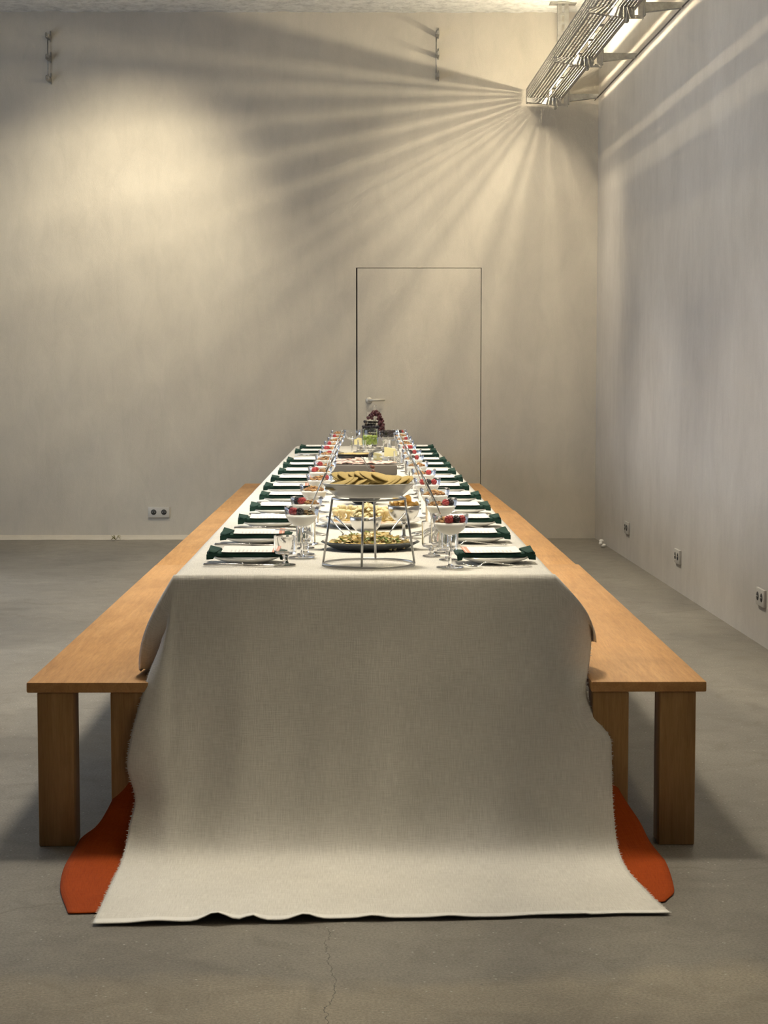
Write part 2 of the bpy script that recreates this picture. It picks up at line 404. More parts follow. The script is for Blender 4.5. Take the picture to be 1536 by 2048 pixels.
mb = MB(); y0 = -4.0
mb.v = [(xr(y0), y0, -.05), (xr(YB + .1), YB + .1, -.05), (xr(YB + .1), YB + .1, ZC + .15), (xr(y0), y0, ZC + .15)]
mb.v += [(x + .2, y, z) for x, y, z in mb.v]
mb.f = [(0, 3, 2, 1), (4, 5, 6, 7), (0, 1, 5, 4), (2, 3, 7, 6), (0, 4, 7, 3), (1, 2, 6, 5)]
tag(put('wall_right', mb.mesh('wall_right', M_WALLR, False)), kind='structure')
# left wall with the window opening where the daylight comes in (outside the frame)
mb = MB()
mb.add(box(-5.2, -5.0, -4, 6.8, -.05, ZC + .15)); mb.add(box(-5.2, -5.0, 12.2, YB + .1, -.05, ZC + .15))
mb.add(box(-5.2, -5.0, 6.8, 12.2, -.05, .7)); mb.add(box(-5.2, -5.0, 6.8, 12.2, 3.1, ZC + .15))
tag(put('wall_left', mb.mesh('wall_left', M_WALL, False)), kind='structure')
mb = MB()
for (ya, yb, za, zb) in ((6.8, 12.2, .70, .77), (6.8, 12.2, 3.03, 3.1), (6.8, 6.87, .77, 3.03), (12.13, 12.2, .77, 3.03), (8.55, 8.62, .77, 3.03), (10.35, 10.42, .77, 3.03)): mb.add(box(-5.14, -5.08, ya, yb, za, zb))
wn = tag(put('window_1', mb.mesh('window_frame', M_GALV, False)), kind='structure')
for ya in (6.87, 8.62, 10.42): put('pane', MB().add(box(-5.113, -5.107, ya, ya + 1.70, .77, 3.03)).mesh('window_pane', M_THIN, False), parent=wn)
mb = MB(); mb.add(box(-5.2, 2.4, -4, YB + .2, -.15, 0)); tag(put('floor', mb.mesh('floor', M_FLOOR, False)), kind='structure')
# ceiling: rough sprayed slab, uneven towards the back wall
nx, ny = 300, 40; v = []; f = []
rc = random.Random(3)
ys = [-4, 2, 6, 9, 11, 12, 12.6] + [12.8 + (YB + .05 - 12.8) * k / ny for k in range(ny + 1)]
from mathutils import noise as mnoise
for yy in ys:
    for i in range(nx + 1):
        x = -5.2 + 7.6 * i / nx
        a = mnoise.fractal((x * 9, yy * 9, 1.3), 1.0, 2.0, 5) if yy > 12.5 else 0
        v.append((x, yy, ZC + .009 * a - (.004 if yy > 12.5 else 0)))
for j in range(len(ys) - 1):
    for i in range(nx):
        q = j * (nx + 1) + i; f.append((q, q + nx + 1, q + nx + 2, q + 1))
mb = MB(); mb.v = v; mb.f = f; mb.add(box(-5.2, 2.4, -4, YB + .2, ZC + .1, ZC + .25))
tag(put('ceiling', mb.mesh('ceiling', M_CEIL, True)), kind='structure')
# plaster ridge at the foot of the back wall, left of the table
v = []; f = []
n = 60
for i in range(n + 1):
    x = -4.99 + (4.0) * i / n
    a = .004 * math.sin(i * 1.7) + .004 * math.sin(i * .53)
    for (dy, z) in ((0, .03), (-.035 + a, .024), (-.07 + a, .012), (-.10 + a * 2, -.004)): v.append((x, YB + dy, z))
for i in range(n):
    for k in range(3): q = i * 4 + k; f.append((q, q + 1, q + 5, q + 4))
mb = MB(); mb.v = v; mb.f = f; tag(put('trim_1', mb.mesh('plaster_foot_ridge', M_WALL, True)), kind='structure')

# ------------------------------------------------------------------ benches
ZB = .46; TH = .029
def bench(y0, y1, xo0, xo1, side, width, label):
    """outer edge runs from xo0 (front) to xo1 (back)"""
    L = y1 - y0; ang = -math.atan2(xo1 - xo0, L)
    e = empty('bench', (xo0, y0, 0), ang, label, 'bench', 'long wooden benches beside the table')
    s = -side
    xa, xb = sorted((0, s * width))
    put('seat', MB().add(bbox(xa, xb, 0, L, ZB - TH, ZB, .004, 2)).mesh('bench_seat', M_SEAT, 'auto'), parent=e)
    for fx, (o0, o1) in enumerate(((.028, .128), (width - .105, width - .005))):
        for yy in (.004, L - .104):
            a, b = sorted((s * o0, s * o1))
            put('leg', MB().add(bbox(a, b, yy, yy + .1, 0, ZB - TH, .004, 2)).mesh('bench_leg', M_LEG, 'auto'), parent=e)
    for yy in (.04, L - .08):
        a, b = sorted((s * .12, s * (width - .09)))
    return e
seams = (5.095, 8.27, 11.55, 14.38)
names = ('nearest of the three', 'middle of the three', 'farthest of the three')
for k in range(3):
    bench(seams[k], seams[k + 1] - .006, -.932 + k * .003, -.930 + k * .003, -1, .335, 'long plain wooden bench left of the table, ' + names[k])
for k, (a, b) in enumerate(((.945, .955), (.943, .934), (.926, .890))):
    bench(seams[k], seams[k + 1] - .006, a, b, 1, .319, 'long plain wooden bench right of the table, ' + names[k])

# ------------------------------------------------------------------ table and cloths
YT0, YT1, HW, ZT = 5.18, 14.40, .532, .748
e = empty('table', (0, 0, 0), 0, 'long banquet table hidden beneath the white cloth', 'table')
put('tabletop', MB().add(bbox(-HW + .012, HW - .012, YT0 + .018, YT1 - .012, ZT - .04, ZT - .008, .003, 1)).mesh('tabletop', M_TABLE, 'auto'), parent=e)
for yy in (5.6, 8.3, 11.2, 13.9):
    for sx in (-1, 1):
        put('leg', MB().add(bbox(sx * .42 - .035, sx * .42 + .035, yy - .035, yy + .035, 0, ZT - .04, .003, 1)).mesh('table_leg', M_TABLE, 'auto'), parent=e)

def interp(keys, t):
    """monotone cubic through the keys (t, values...)"""
    n = len(keys)
    if t <= keys[0][0]: return keys[0][1:]
    if t >= keys[-1][0]: return keys[-1][1:]
    for i in range(n - 1):
        if t <= keys[i + 1][0]: break
    def slope(k, c):
        if k == 0 or k == n - 1: return 0.0 if n < 2 else ((keys[1][c] - keys[0][c]) / (keys[1][0] - keys[0][0]) if k == 0 else (keys[-1][c] - keys[-2][c]) / (keys[-1][0] - keys[-2][0]))
        d0 = (keys[k][c] - keys[k - 1][c]) / (keys[k][0] - keys[k - 1][0]); d1 = (keys[k + 1][c] - keys[k][c]) / (keys[k + 1][0] - keys[k][0])
        return 0.0 if d0 * d1 <= 0 else 2 * d0 * d1 / (d0 + d1)
    h = keys[i + 1][0] - keys[i][0]; u = (t - keys[i][0]) / h; out = []
    for c in range(1, len(keys[0])):
        p0, p1, m0, m1 = keys[i][c], keys[i + 1][c], slope(i, c) * h, slope(i + 1, c) * h
        out.append((2*u**3 - 3*u*u + 1) * p0 + (u**3 - 2*u*u + u) * m0 + (-2*u**3 + 3*u*u) * p1 + (u**3 - u*u) * m1)
    return tuple(out)
def centre_curve(t, drop_y0, z0, kn):
    return interp(kn, t)
def cloth(name, mtl, rows_back, kn, keyR, keyL, hw, nside, zt, overR, overL, wr, wav, thick, seed):
    """kn: (t, y, z) middle line beyond the front edge; keyR/keyL: (t, dx, dy, dz) of the side hem from the edge line"""
    rnd = random.Random(seed); NC = 64; rows = []
    for y in rows_back: rows.append(('b', y))
    tmax = kn[-1][0]; NT = 120
    for i in range(NT + 1): rows.append(('f', tmax * i / NT))
    v = []; uv = []; f = []; cols = 2 * nside + NC + 1
    for kind, q in rows:
        for c in range(cols):
            if c < nside: side = -1; s = (nside - c) / nside; x = -hw
            elif c > nside + NC: side = 1; s = (c - nside - NC) / nside; x = hw
            else: side = 0; s = 0; x = -hw + 2 * hw * (c - nside) / NC
            if kind == 'b':
                y = q
                if side == 0:
                    ed = max(0, abs(x) - (hw - .02)) / .02
                    p = [x, y, zt - .006 * ed * ed + .0015 * mnoise.noise((x * 7, y * 4, seed))]
                else:
                    ov = overR if side > 0 else overL
                    fl = math.exp(-((y - rows_back[-1]) / .25) ** 2)
                    k0 = (keyR if side > 0 else keyL)[0]
                    dx = .018 + .012 * math.sin(y * 5 + side) * s + fl * max(0, k0[1] - .02)
                    p = [x + side * dx * math.sin(s * PI / 2), y + fl * k0[2] * s, zt - .006 - (ov * (1 - fl) - k0[3] * fl) * s + .012 * math.sin(y * 3.1) * s * (1 - fl)]
                tt = -(rows_back[-1] - 0) + (rows_back[-1] - y) + rows_back[-1] - rows_back[-1]
                vv = -(y - rows_back[-1])
                vv = -abs(y - rows_back[-1])
            else:
                y, z = interp(kn, q); vv = q
                if side == 0:
                    p = [x, y, z]
                    # shallow vertical folds grow with the drop, flatten on the floor
                    g = min(1, q / .5) * (1 if z > .05 else max(.15, z / .05))
                    p[1] += g * wr * (mnoise.noise((x * 3.3, q * .7, seed + .5)) + .35 * mnoise.noise((x * 10, q * 1.1, seed)))
                    if q > .8 and wav: p[2] += .004 * max(0, mnoise.noise((x * 5, q * 5, seed)))
                else:
                    dx, dy, dz = interp(keyR if side > 0 else keyL, q)
                    b = math.sin(s * PI) * .025 * max(0, min(1, (.74 - q) / .3))
                    g = min(1, q / .3); p = [x + side * dx * (s * g + math.sin(s * PI / 2) * (1 - g)), y + dy * s - b, z + dz * s]
                    g = min(1, q / .5) * (1 if z > .05 else max(.15, z / .05))
                    xx = x + side * s * .12
                    p[1] += g * wr * (mnoise.noise((xx * 3.3, q * .7, seed + .5)) + .35 * mnoise.noise((xx * 10, q * 1.1, seed))) * (1 - .3 * s)
                e = max(0, (q - (tmax - .14)) / .14)
                if e > 0:
                    for (bx, bh, bw) in wav: p[2] += bh * e * e * math.exp(-((p[0] - bx) / bw) ** 2)
                    p[1] += e * e * .008 * mnoise.noise((p[0] * 9, 3, seed))
                    p[1] += e * .030 * (p[0] / hw) * wav_skew
                p[2] = max(p[2], thick + .0015)
            v.append(tuple(p)); uv.append((p[0] if side == 0 else x + side * s * .2, vv))
    for r in range(len(rows) - 1):
        for c in range(cols - 1):
            a = r * cols + c; f.append((a, a + cols, a + cols + 1, a + 1))
    m = bpy.data.meshes.new(name); m.from_pydata(v, [], f); m.polygons.foreach_set('use_smooth', [True] * len(f))
    m.materials.append(mtl)
    ul = m.uv_layers.new(name='UVMap')
    for poly in m.polygons:
        for li in poly.loop_indices: ul.data[li].uv = uv[m.loops[li].vertex_index]
    b = bmesh.new(); b.from_mesh(m); bmesh.ops.recalc_face_normals(b, faces=b.faces); b.to_mesh(m); b.free()
    o = put(name, m)
    sm = o.modifiers.new('thickness', 'SOLIDIFY'); sm.thickness = thick; sm.offset = 0
    return o, v, cols, len(rows)
wav_skew = 1.0
back = [YT1 - (YT1 - YT0) * k / 90 for k in range(90)] + [YT0 + .03, YT0 + .012]
kn = [(0, YT0 + .004, ZT), (.012, YT0 - .004, ZT - .003), (.025, YT0 - .010, ZT - .016), (.20, YT0 - .052, .56), (.32, YT0 - .088, .45), (.43, YT0 - .115, .34), (.58, YT0 - .165, .19), (.68, YT0 - .215, .095),
      (.76, YT0 - .28, .032), (.84, YT0 - .36, .012), (1.08, YT0 - .58, .009), (1.30, YT0 - .80, .007)]
keyR = [(0, .120, .09, -.20), (.05, .120, .12, -.14), (.11, .120, .14, -.07), (.17, .116, .14, -.02), (.26, .106, .12, .0), (.34, .084, .035, 0), (.40, .10, .02, 0), (.48, .150, .02, .0), (.62, .148, .02, 0), (.74, .150, .02, 0), (.9, .158, 0, 0), (1.1, .18, 0, 0), (1.30, .207, 0, 0)]
keyL = [(0, .106, .05, -.275), (.03, .08, .05, -.25), (.08, .024, .03, -.12), (.17, .033, .02, -.02), (.30, .068, .01, 0), (.45, .108, .0, 0), (.53, .120, .02, 0), (.63, .098, .05, 0), (.70, .108, .03, 0), (.88, .115, 0, 0), (1.30, .114, 0, 0)]
oc, cv, ccols, crows = cloth('tablecloth', M_CLOTH, back, kn, keyR, keyL, HW, 14, ZT, .25, .27, .036,
    [(-.355, .022, .035), (-.27, .012, .02), (-.145, .014, .03), (.02, .007, .03), (.2, .005, .04), (-.5, .006, .05)], .002, 2.0)
tag(oc, 'long white gauze tablecloth covering the table and trailing onto the floor', 'tablecloth')
# frayed hems of the white cloth
fb = MB(); rf = random.Random(5)
def fray(p, out):
    L = rf.uniform(.002, .010) * rf.random() ** .5; a = rf.uniform(-.7, .7)
    d = (out + Vector((0, -a * .8, a * .6))).normalized() * L; wv = Vector((0, .0007, .0007))
    p = Vector(p); fb.add(([p - wv, p + wv, p + d * .6 + wv * .6, p + d], [(0, 1, 2, 3)]))
r0 = len(back)
for r in range(r0 + 12, crows - 1):
    for side, c in ((-1, 0), (1, ccols - 1)):
        p0 = Vector(cv[r * ccols + c]); p1 = Vector(cv[(r + 1) * ccols + c])
        for k in range(5): fray(p0.lerp(p1, rf.random()), Vector((side, -.2, 0)))
fr = put('frayed_hem', fb.mesh('frayed_hem', M_CLOTH, False), parent=oc)
fr['kind'] = 'stuff'

wav_skew = .3
kn2 = [(0, YT0 + .016, ZT - .0065), (.012, YT0 + .010, ZT - .010), (.03, YT0 + .006, ZT - .03), (.20, YT0 - .034, .56), (.32, YT0 - .068, .45), (.43, YT0 - .094, .34), (.58, YT0 - .140, .19), (.68, YT0 - .185, .09),
       (.76, YT0 - .245, .024), (.83, YT0 - .31, .006), (1.08, YT0 - .54, .003), (1.27, YT0 - .72, .002)]
key2R = [(0, .01, .08, -.05), (.1, .03, .17, -.02), (.2, .06, .18, 0), (.3, .05, .12, 0), (.38, .07, .06, 0), (.5, .125, .045, 0), (.62, .19, .045, 0), (.72, .25, .05, .0), (.85, .285, .06, .0), (1.08, .265, .0, .0), (1.27, .225, .06, 0)]
key2L = [(0, .01, .08, -.05), (.1, .02, .10, -.02), (.32, .077, .04, 0), (.52, .134, .05, 0), (.60, .163, .075, 0), (.68, .195, .08, .01), (.75, .225, .13, .03), (.80, .268, .18, .012), (.88, .278, .10, .0), (1.08, .25, 0, 0), (1.27, .20, 0, 0)]
oo, ov, ocols, orows = cloth('under_cloth', M_ORANGE, [YT0 + .25, YT0 + .12, YT0 + .05, YT0 + .025], kn2, key2R, key2L, HW - .012, 14, ZT - .0065, .03, .03, .036, [], .0018, 2.0)
tag(oo, 'rust orange linen cloth spilling out from under the white tablecloth', 'tablecloth')


# ------------------------------------------------------------------ cable trays, hangers and the light line
def along(x, y, z): # frame whose local +Y runs along the right wall
    return T(x, y, z) @ RZ(math.atan2(-RD.x, RD.y))
TY1, TY0 = 14.69, 3.0; TX = 1.258; TZ = 3.398; TW = .252; TH_ = .112
LT = TY1 - TY0
tray = empty('cable_tray', (TX, TY1, TZ), math.atan2(-RD.x, RD.y), 'perforated steel cable tray running along the right wall with a light inside', 'cable tray')
def perforated(name, place, widths, solid, pitch, hole, parent):
    """strip sheet: widths = list of (solid, slot) alternating across; slots are bridged every pitch. place(a, y) -> xyz"""
    mb = MB(); a = 0
    def quad(a0, a1, ya, yb): mb.add(([place(a0, ya), place(a1, ya), place(a1, yb), place(a0, yb)], [(0, 1, 2, 3)]))
    for k, (sw, hw_, pt, hl) in enumerate(widths):
        quad(a, a + sw, 0, -LT); a += sw
        if hw_ > 0:
            y = 0.0; off = pt * .5 if k % 2 else 0
            br = pt - hl; y = 0
            quad(a, a + hw_, 0, -(br + off))
            y = br + off + hl
            while y < LT:
                ln = br if y < 5.2 else br
                quad(a, a + hw_, -y, -min(LT, y + br)); y += pt
            a += hw_
    o = put(name, mb.mesh(name, M_GALV, False), parent=parent)
    sm = o.modifiers.new('sheet', 'SOLIDIFY'); sm.thickness = .0009; sm.offset = 0
    return o
P, H = .042, .026
bot = []
for k in range(5): bot.append(((.010, .0105, .0105, .0135, .0150)[k], (.0115, .0115, .0105, .0080, .0065)[k], P, H))
bot.append((.0085, .020, .50, .42))
for k in range(5): bot.append((.0085 if k == 0 else .0165, (.006, .003, .0025, .0025, .0025)[k], P, H))
bw = sum(a + b for a, b, _, _ in bot); bot.append((TW - bw, 0, P, H))
perforated('tray_floor', lambda a, y: (a, y, 0), bot, 0, P, H, tray)
sd = [(.010, .008, P, H), (.015, .008, P, H), (.014, .008, P, H), (.011, .008, P, H), (.007, .007, P, H), (TH_ - .096, 0, P, H)]
perforated('side_rail', lambda a, y: (0, y, a), sd, 0, P, H, tray)
sd2 = [(.060, .006, P, H), (.017, .006, P, H), (TH_ - .089, 0, P, H)]
perforated('side_rail', lambda a, y: (TW, y, a), sd2, 0, P, H, tray)
# folded top lips of the rails
for xx, dx in ((0, .012), (TW, -.012)):
    mb = MB(); a, b = sorted((xx, xx + dx)); mb.add(box(a, b, -LT, 0, TH_ - .001, TH_ + .001)); put('rail_lip', mb.mesh('rail_lip', M_GALV, False), parent=tray)
# LED tubes lying in the tray
for k in range(7):
    ya = -.22 - 1.62 * k; yb = ya - 1.50
    if yb < -LT: break
    M = along(TX, TY1, TZ)
    e = empty('light_tube', M @ Vector((.166, ya, .074)), math.atan2(-RD.x, RD.y),
              'slim glowing light tube inside the perforated tray, %s from the back wall' % ('first', 'second', 'third', 'fourth', 'fifth', 'sixth', 'seventh')[k], 'lamp', 'light tubes in the cable tray')
    put('tube', MB().add(tube([(0, 0, 0), (0, yb - ya, 0)], .0042, 6)).mesh('led_tube', M_LED), parent=e)
    for q in (0.004, yb - ya - .024): put('end_cap', MB().add(bbox(-.008, .008, q, q + .02, -.073, .008, .002, 1)).mesh('end_cap', M_SOCKET, False), parent=e)
# hangers
def hanger(y, label):
    M = along(xr(y, 1.506, 14.37), y, 0)
    e = empty('tray_hanger', M.translation, math.atan2(-RD.x, RD.y), label, 'bracket', 'ceiling hung tray brackets')
    zb = 3.33; hwid = .042
    # slotted C-profile post facing the camera
    mb = MB(); mb.add(box(-hwid, -hwid + .003, -.02, .02, zb, ZC - .012)); mb.add(box(hwid - .003, hwid, -.02, .02, zb, ZC - .012))
    z = zb; 
    mb.add(box(-hwid + .003, -.010, -.02, -.017, zb, ZC - .012)); mb.add(box(.010, hwid - .003, -.02, -.017, zb, ZC - .012))
    while z < ZC - .05:
        mb.add(box(-.010, .010, -.02, -.017, z, z + .022)); z += .068
    put('post', mb.mesh('hanger_post', M_GALV, False), parent=e)
    put('ceiling_plate', MB().add(bbox(-.10, .10, -.05, .05, ZC - .014, ZC - .002, .002, 1)).mesh('ceiling_plate', M_GALV, False), parent=e)
    def arm(x0, x1, zt):
        s = 1 if x1 > x0 else -1
        v = []; 
        for (x, h) in ((x0, .058), (x1, .030)):
            for (yy, z) in ((-.018, zt), (.018, zt), (.018, zt - h), (-.018, zt - h)): v.append((x, yy, z))
        f = [(0, 1, 5, 4), (1, 2, 6, 5), (2, 3, 7, 6), (3, 0, 4, 7), (0, 3, 2, 1), (4, 5, 6, 7)]
        return v, f
    put('cantilever_arm', MB().add(arm(-hwid - .002, -.272, TZ - .003)).mesh('cantilever_arm', M_GALV, False, True), parent=e)
    put('cantilever_arm', MB().add(arm(hwid + .002, .275, TZ + .028)).mesh('cantilever_arm', M_GALV, False, True), parent=e)
    put('mounting_shoe', MB().add(bbox(-hwid - .016, -hwid, -.024, .024, TZ - .085, TZ + .03, .002, 1)).mesh('mounting_shoe', M_GALV, False), parent=e)
    put('mounting_shoe', MB().add(bbox(hwid, hwid + .012, -.024, .024, TZ - .05, TZ + .05, .002, 1)).mesh('mounting_shoe', M_GALV, False), parent=e)
for y, lb in ((14.37, 'steel tray hanger with cantilever arms next to the back wall'), (12.55, 'steel tray hanger with cantilever arms, second from the back wall'), (10.85, 'slotted steel tray hanger at the top edge of the view'), (9.1, 'steel tray hanger above the right bench, out past the view'), (7.3, 'steel tray hanger above the right side near the table front')):
    hanger(y, lb)
# thin cable laid along the arm tips
cb = []
M = along(xr(14.5, 1.772, 14.37), 14.5, 0)
for k in range(40):
    yy = -k * .28; cb.append(M @ Vector((.001 * math.sin(k * 1.3), yy, TZ + .002 - .002 * abs(math.sin(k * PI / 6.5)))))
tag(put('cable', MB().add(tube(cb, .0045, 8)).mesh('cable', M_CABLE)), 'thin dark cable strung along the hanger arm tips by the right wall', 'cable')

# ------------------------------------------------------------------ pegs on the back wall
def peg_bracket(x, zs, label):
    e = empty('wall_bracket', (x, YB, zs[-1]), 0, label, 'bracket', 'peg brackets high on the back wall')
    z0 = zs[-1]
    put('rod', MB().add(tube([(-.006, -.035, zs[0] - z0 - .02), (-.006, -.035, .0)], .005, 8)).mesh('bracket_rod', M_GALV), parent=e)
    for z in zs:
        mb = MB(); mb.add(bbox(-.012, .016, -.125, 0, z - z0 - .016, z - z0 + .016, .003, 1))
        mb.add(bbox(.010, .016, -.015, 0, z - z0 - .03, z - z0 + .055, .002, 1))
        ring = [(0, -.128 - .018 * (1 - math.cos(a)), z - z0 + .018 * math.sin(a)) for a in [2 * PI * k / 14 for k in range(14)]]
        mb.add(tube(ring, .0028, 6, closed=True))
        put('peg', mb.mesh('bracket_peg', M_GALV, 'auto'), parent=e)
def zy(py): return HC + (746 - py) / (FPX / YB)
peg_bracket((872 - 729) / (FPX / YB), [zy(83), zy(123), zy(165)], 'three peg metal bracket high on the back wall above the door')
peg_bracket((110 - 729) / (FPX / YB), [zy(90), zy(131), zy(172)], 'three peg metal bracket high in the upper left of the back wall')

# ------------------------------------------------------------------ sockets, scraps
sock = MB().add(bbox(-.0845, .0845, -.014, 0, -.042, .042, .003, 2)).mesh('socket_plate', M_SOCKET, 'auto')
sockw = MB().add(lathe([(0, .003), (.0195, .003), (.0225, 0), (.0225, -.001), (.0, -.001)], 20)).mesh('socket_well', M_HOLE)
sockp = MB().add(lathe([(.0, .0), (.003, .0), (.003, .004), (0, .004)], 8)).mesh('socket_pin', M_SOCKET)
def socket(loc, rz, label):
    e = empty('wall_socket', loc, rz, label, 'socket', 'double wall sockets')
    put('plate', sock, parent=e)
    for sx in (-1, 1):
        wl = put('socket_well', sockw, (sx * .0405, -.0135, .002), parent=e, rot=(PI / 2, 0, 0))
        for q in (-1, 1): put('pin', sockp, (q * .0095, 0, .001), parent=wl)
socket(((317 - 729) / (FPX / YB), YB, .21), 0, 'grey double wall socket low on the back wall')
def onright(px, py):   # a spot on the right wall seen at this pixel column
    lo, hi = 3.0, YB
    for _ in range(60):
        md = (lo + hi) / 2
        if 729 + FPX * xr(md) / md > px: lo = md
        else: hi = md
    return md, HC - (py - 746) / FPX * md
ra = -PI / 2 + math.atan2(-RD.x, RD.y)
for (px, py, lb) in ((1258, 1056, 'small double wall socket low on the right wall, farthest back'), (1361, 1114, 'double wall socket low on the right wall, middle of three'), (1531, 1197, 'double wall socket low on the right wall, nearest the front')):
    y, z = onright(px, py); socket((xr(y), y, z), ra, lb)
mb = MB(); rr = random.Random(2)
for k in range(9):
    a = rr.uniform(0, 6.28); mb.add(ribbon([(0, .004, .001, .001, 0), (.02, rr.uniform(.01, .04), .006, .001, 0), (.042, rr.uniform(.0, .05), .001, .001, 0)], 6), T(0, 0, 0) @ RZ(a))
tag(put('dry_sprig', mb.mesh('dry_sprig', M_WEED), (-1.95, 14.58, .002)), 'tiny dry green sprig lying at the foot of the back wall', 'sprig')
mb = MB()
for k in range(3): mb.add(ball(7, 5), T(rr.uniform(-.015, .015), rr.uniform(-.015, .015), .016 + .016 * k) @ RZ(k) @ SC(.024, .018, .016))
tag(put('paper_scrap', mb.mesh('paper_scrap', M_CRUMB), (xr(13.9) - .05, 13.95, .001)), 'small crumpled white paper scrap at the foot of the right wall', 'scrap')

# ------------------------------------------------------------------ table setting kinds
Z0 = ZT + .0022
ORD = ['first', 'second', 'third', 'fourth', 'fifth', 'sixth', 'seventh', 'eighth', 'ninth', 'tenth', 'eleventh', 'twelfth', 'thirteenth']
plate_m = MB().add(lathe([(0, 0), (.055, 0), (.062, .001), (.098, .0140), (.1015, .0168), (.1005, .0186), (.097, .0178), (.064, .006), (0, .005)], 40)).mesh('plate', M_PLATE, True, True)
def napkin_mesh(seed):
    r = random.Random(seed); st = []
    L0, L1 = -.1125, .1145
    # outer end: a folded flap that lifts and twists; body bridges the plate; inner end droops
    st = [(L0 - .002, .030, .044, .003, .004), (L0 + .006, .030 + r.uniform(-.003, .004), .054, .008, .003), (L0 + .030, .026, .053, .0100, 0), (L0 + .05, .0245, .050, .0090, 0),
          (-.03, .023, .050, .0080, 0), (.03, .023, .050, .0080, 0), (L1 - .045, .0245, .050, .0085, 0), (L1 - .018, .026, .050, .0095, 0), (L1 - .004, .027 + r.uniform(-.002, .004), .048, .007, -.002), (L1 + .003, .026, .042, .003, -.003)]
    mb = MB().add(ribbon(st, 16))
    # folded corner flap at the outer end
    z = .040; a = r.uniform(-.25, .25)
    v = [(L0 - .002, -.055, z - .014), (L0 + .030, -.054, z - .004), (L0 + .040, .024, z - .001), (L0 + .004, .034, z + .001), (L0 - .002, -.056, z - .026), (L0 + .018, -.0555, z - .024)]
    v = [(x + a * .02 * (y > 0), y, zz + (.006 + a * .01) * (x < L0 + .01 and y > -.05)) for x, y, zz in v]
    mb.add((v, [(0, 1, 2, 3), (4, 5, 1, 0)])); mb.add(([(x, y, zz - .0025) for x, y, zz in v], [(3, 2, 1, 0), (0, 1, 5, 4)]))
    v = [(L1 + .003, -.052, z - .012), (L1 - .018, -.052, z - .006), (L1 - .016, .03, z - .005), (L1 + .008, .02, z - .006), (L1 + .002, -.053, z - .028), (L1 - .012, -.0535, z - .026)]
    mb.add((v, [(3, 2, 1, 0), (0, 1, 5, 4)])); mb.add(([(x, y, zz - .0025) for x, y, zz in v], [(0, 1, 2, 3), (4, 5, 1, 0)]))
    return mb.mesh('napkin', M_NAP, 'auto', False)
nap_ms = [napkin_mesh(k) for k in range(4)]
def card_mesh():
    v = []; f = []; n = 10
    for i in range(n + 1):
        x = -.083 + .166 * i / n; z = .0012 * math.cos(PI * (x / .083)) - .0012
        z += .003 * (x / .083) ** 2
        for y in (-.060, .060): v.append((x, y, z + (.006 if y > 0 else 0)))
    for i in range(n): q = i * 2; f.append((q, q + 2, q + 3, q + 1))
    m = MB(); m.v = v; m.f = f
    m.add(([(x, y, z - .0009) for x, y, z in v], [tuple(reversed(q)) for q in f]))
    N = 2 * (n + 1)
    for i in range(n):
        q = i * 2; m.f.append((q, q + N, q + 2 + N, q + 2)); m.f.append((q + 1, q + 3, q + 3 + N, q + 1 + N))
    return m.mesh('menu_card', M_CARD, False)
card_m = card_mesh()
def knife():
    hd = MB().add(ribbon([(-.118, .006, .001, .001, 0), (-.116, .006, .0075, .0042, 0), (-.07, .0062, .0068, .0040, 0), (-.02, .0065, .005, .0036, 0), (-.008, .0065, .0042, .0034, 0), (-.004, .0065, .0064, .0050, 0), (.0, .0065, .004, .003, 0)], 10))
    bl = MB().add(ribbon([(-.001, .0065, .004, .0016, 0), (.01, .0062, .0085, .0010, .001), (.06, .0058, .0095, .0008, .001), (.10, .0052, .0075, .0006, .001), (.117, .0045, .002, .0004, .002)], 10))
    return hd.mesh('knife_handle', M_STEEL), bl.mesh('knife_blade', M_STEEL)
kn_h, kn_b = knife()
def fork():
    hd = MB().add(ribbon([(.098, .0026, .002, .001, 0), (.094, .003, .0068, .0013, 0), (.05, .0055, .0055, .0015, 0), (0, .0115, .0028, .0016, 0), (-.028, .0165, .0028, .0019, 0), (-.042, .0135, .0034, .0017, 0), (-.052, .0065, .0105, .0013, 0), (-.060, .0038, .0115, .0012, 0), (-.063, .0036, .0112, .0010, 0)], 8))
    ti = MB()
    for y in (-.0094, -.0031, .0031, .0094): ti.add(tube([(-.061, y, .0038), (-.078, y, .0036), (-.092, y, .0068), (-.103, y, .0125)], [.0016, .0016, .0013, .0006], 6))
    return hd.mesh('fork_handle', M_STEEL), ti.mesh('fork_tines', M_STEEL)
fk_h, fk_t = fork()
# coupe glass
CH = .154
cp_bowl = MB().add(lathe([(.004, CH - .060), (.012, CH - .0595), (.026, CH - .055), (.040, CH - .044), (.049, CH - .026), (.0525, CH - .010), (.0530, CH), (.0520, CH + .0006)], 32)).mesh('coupe_bowl', M_THIN)
cp_stem = MB().add(lathe([(.0, .0035), (.0072, .0042), (.0048, .012), (.0040, .03), (.0040, CH - .078), (.0052, CH - .066), (.0085, CH - .0605), (0, CH - .0602)], 16)).mesh('coupe_stem', M_GLASS)
cp_foot = MB().add(lathe([(0, .0), (.039, .0), (.0402, .0012), (.038, .0024), (.020, .0036), (.0075, .0062), (0, .0064)], 28)).mesh('coupe_foot', M_GLASS)
yog_m = MB().add(lathe([(0, CH - .0588), (.011, CH - .0585), (.025, CH - .054), (.0388, CH - .0432), (.0455, CH - .031), (.0470, CH - .027), (.044, CH - .0245), (.02, CH - .0225), (0, CH - .022)], 28)).mesh('yogurt', M_YOG)
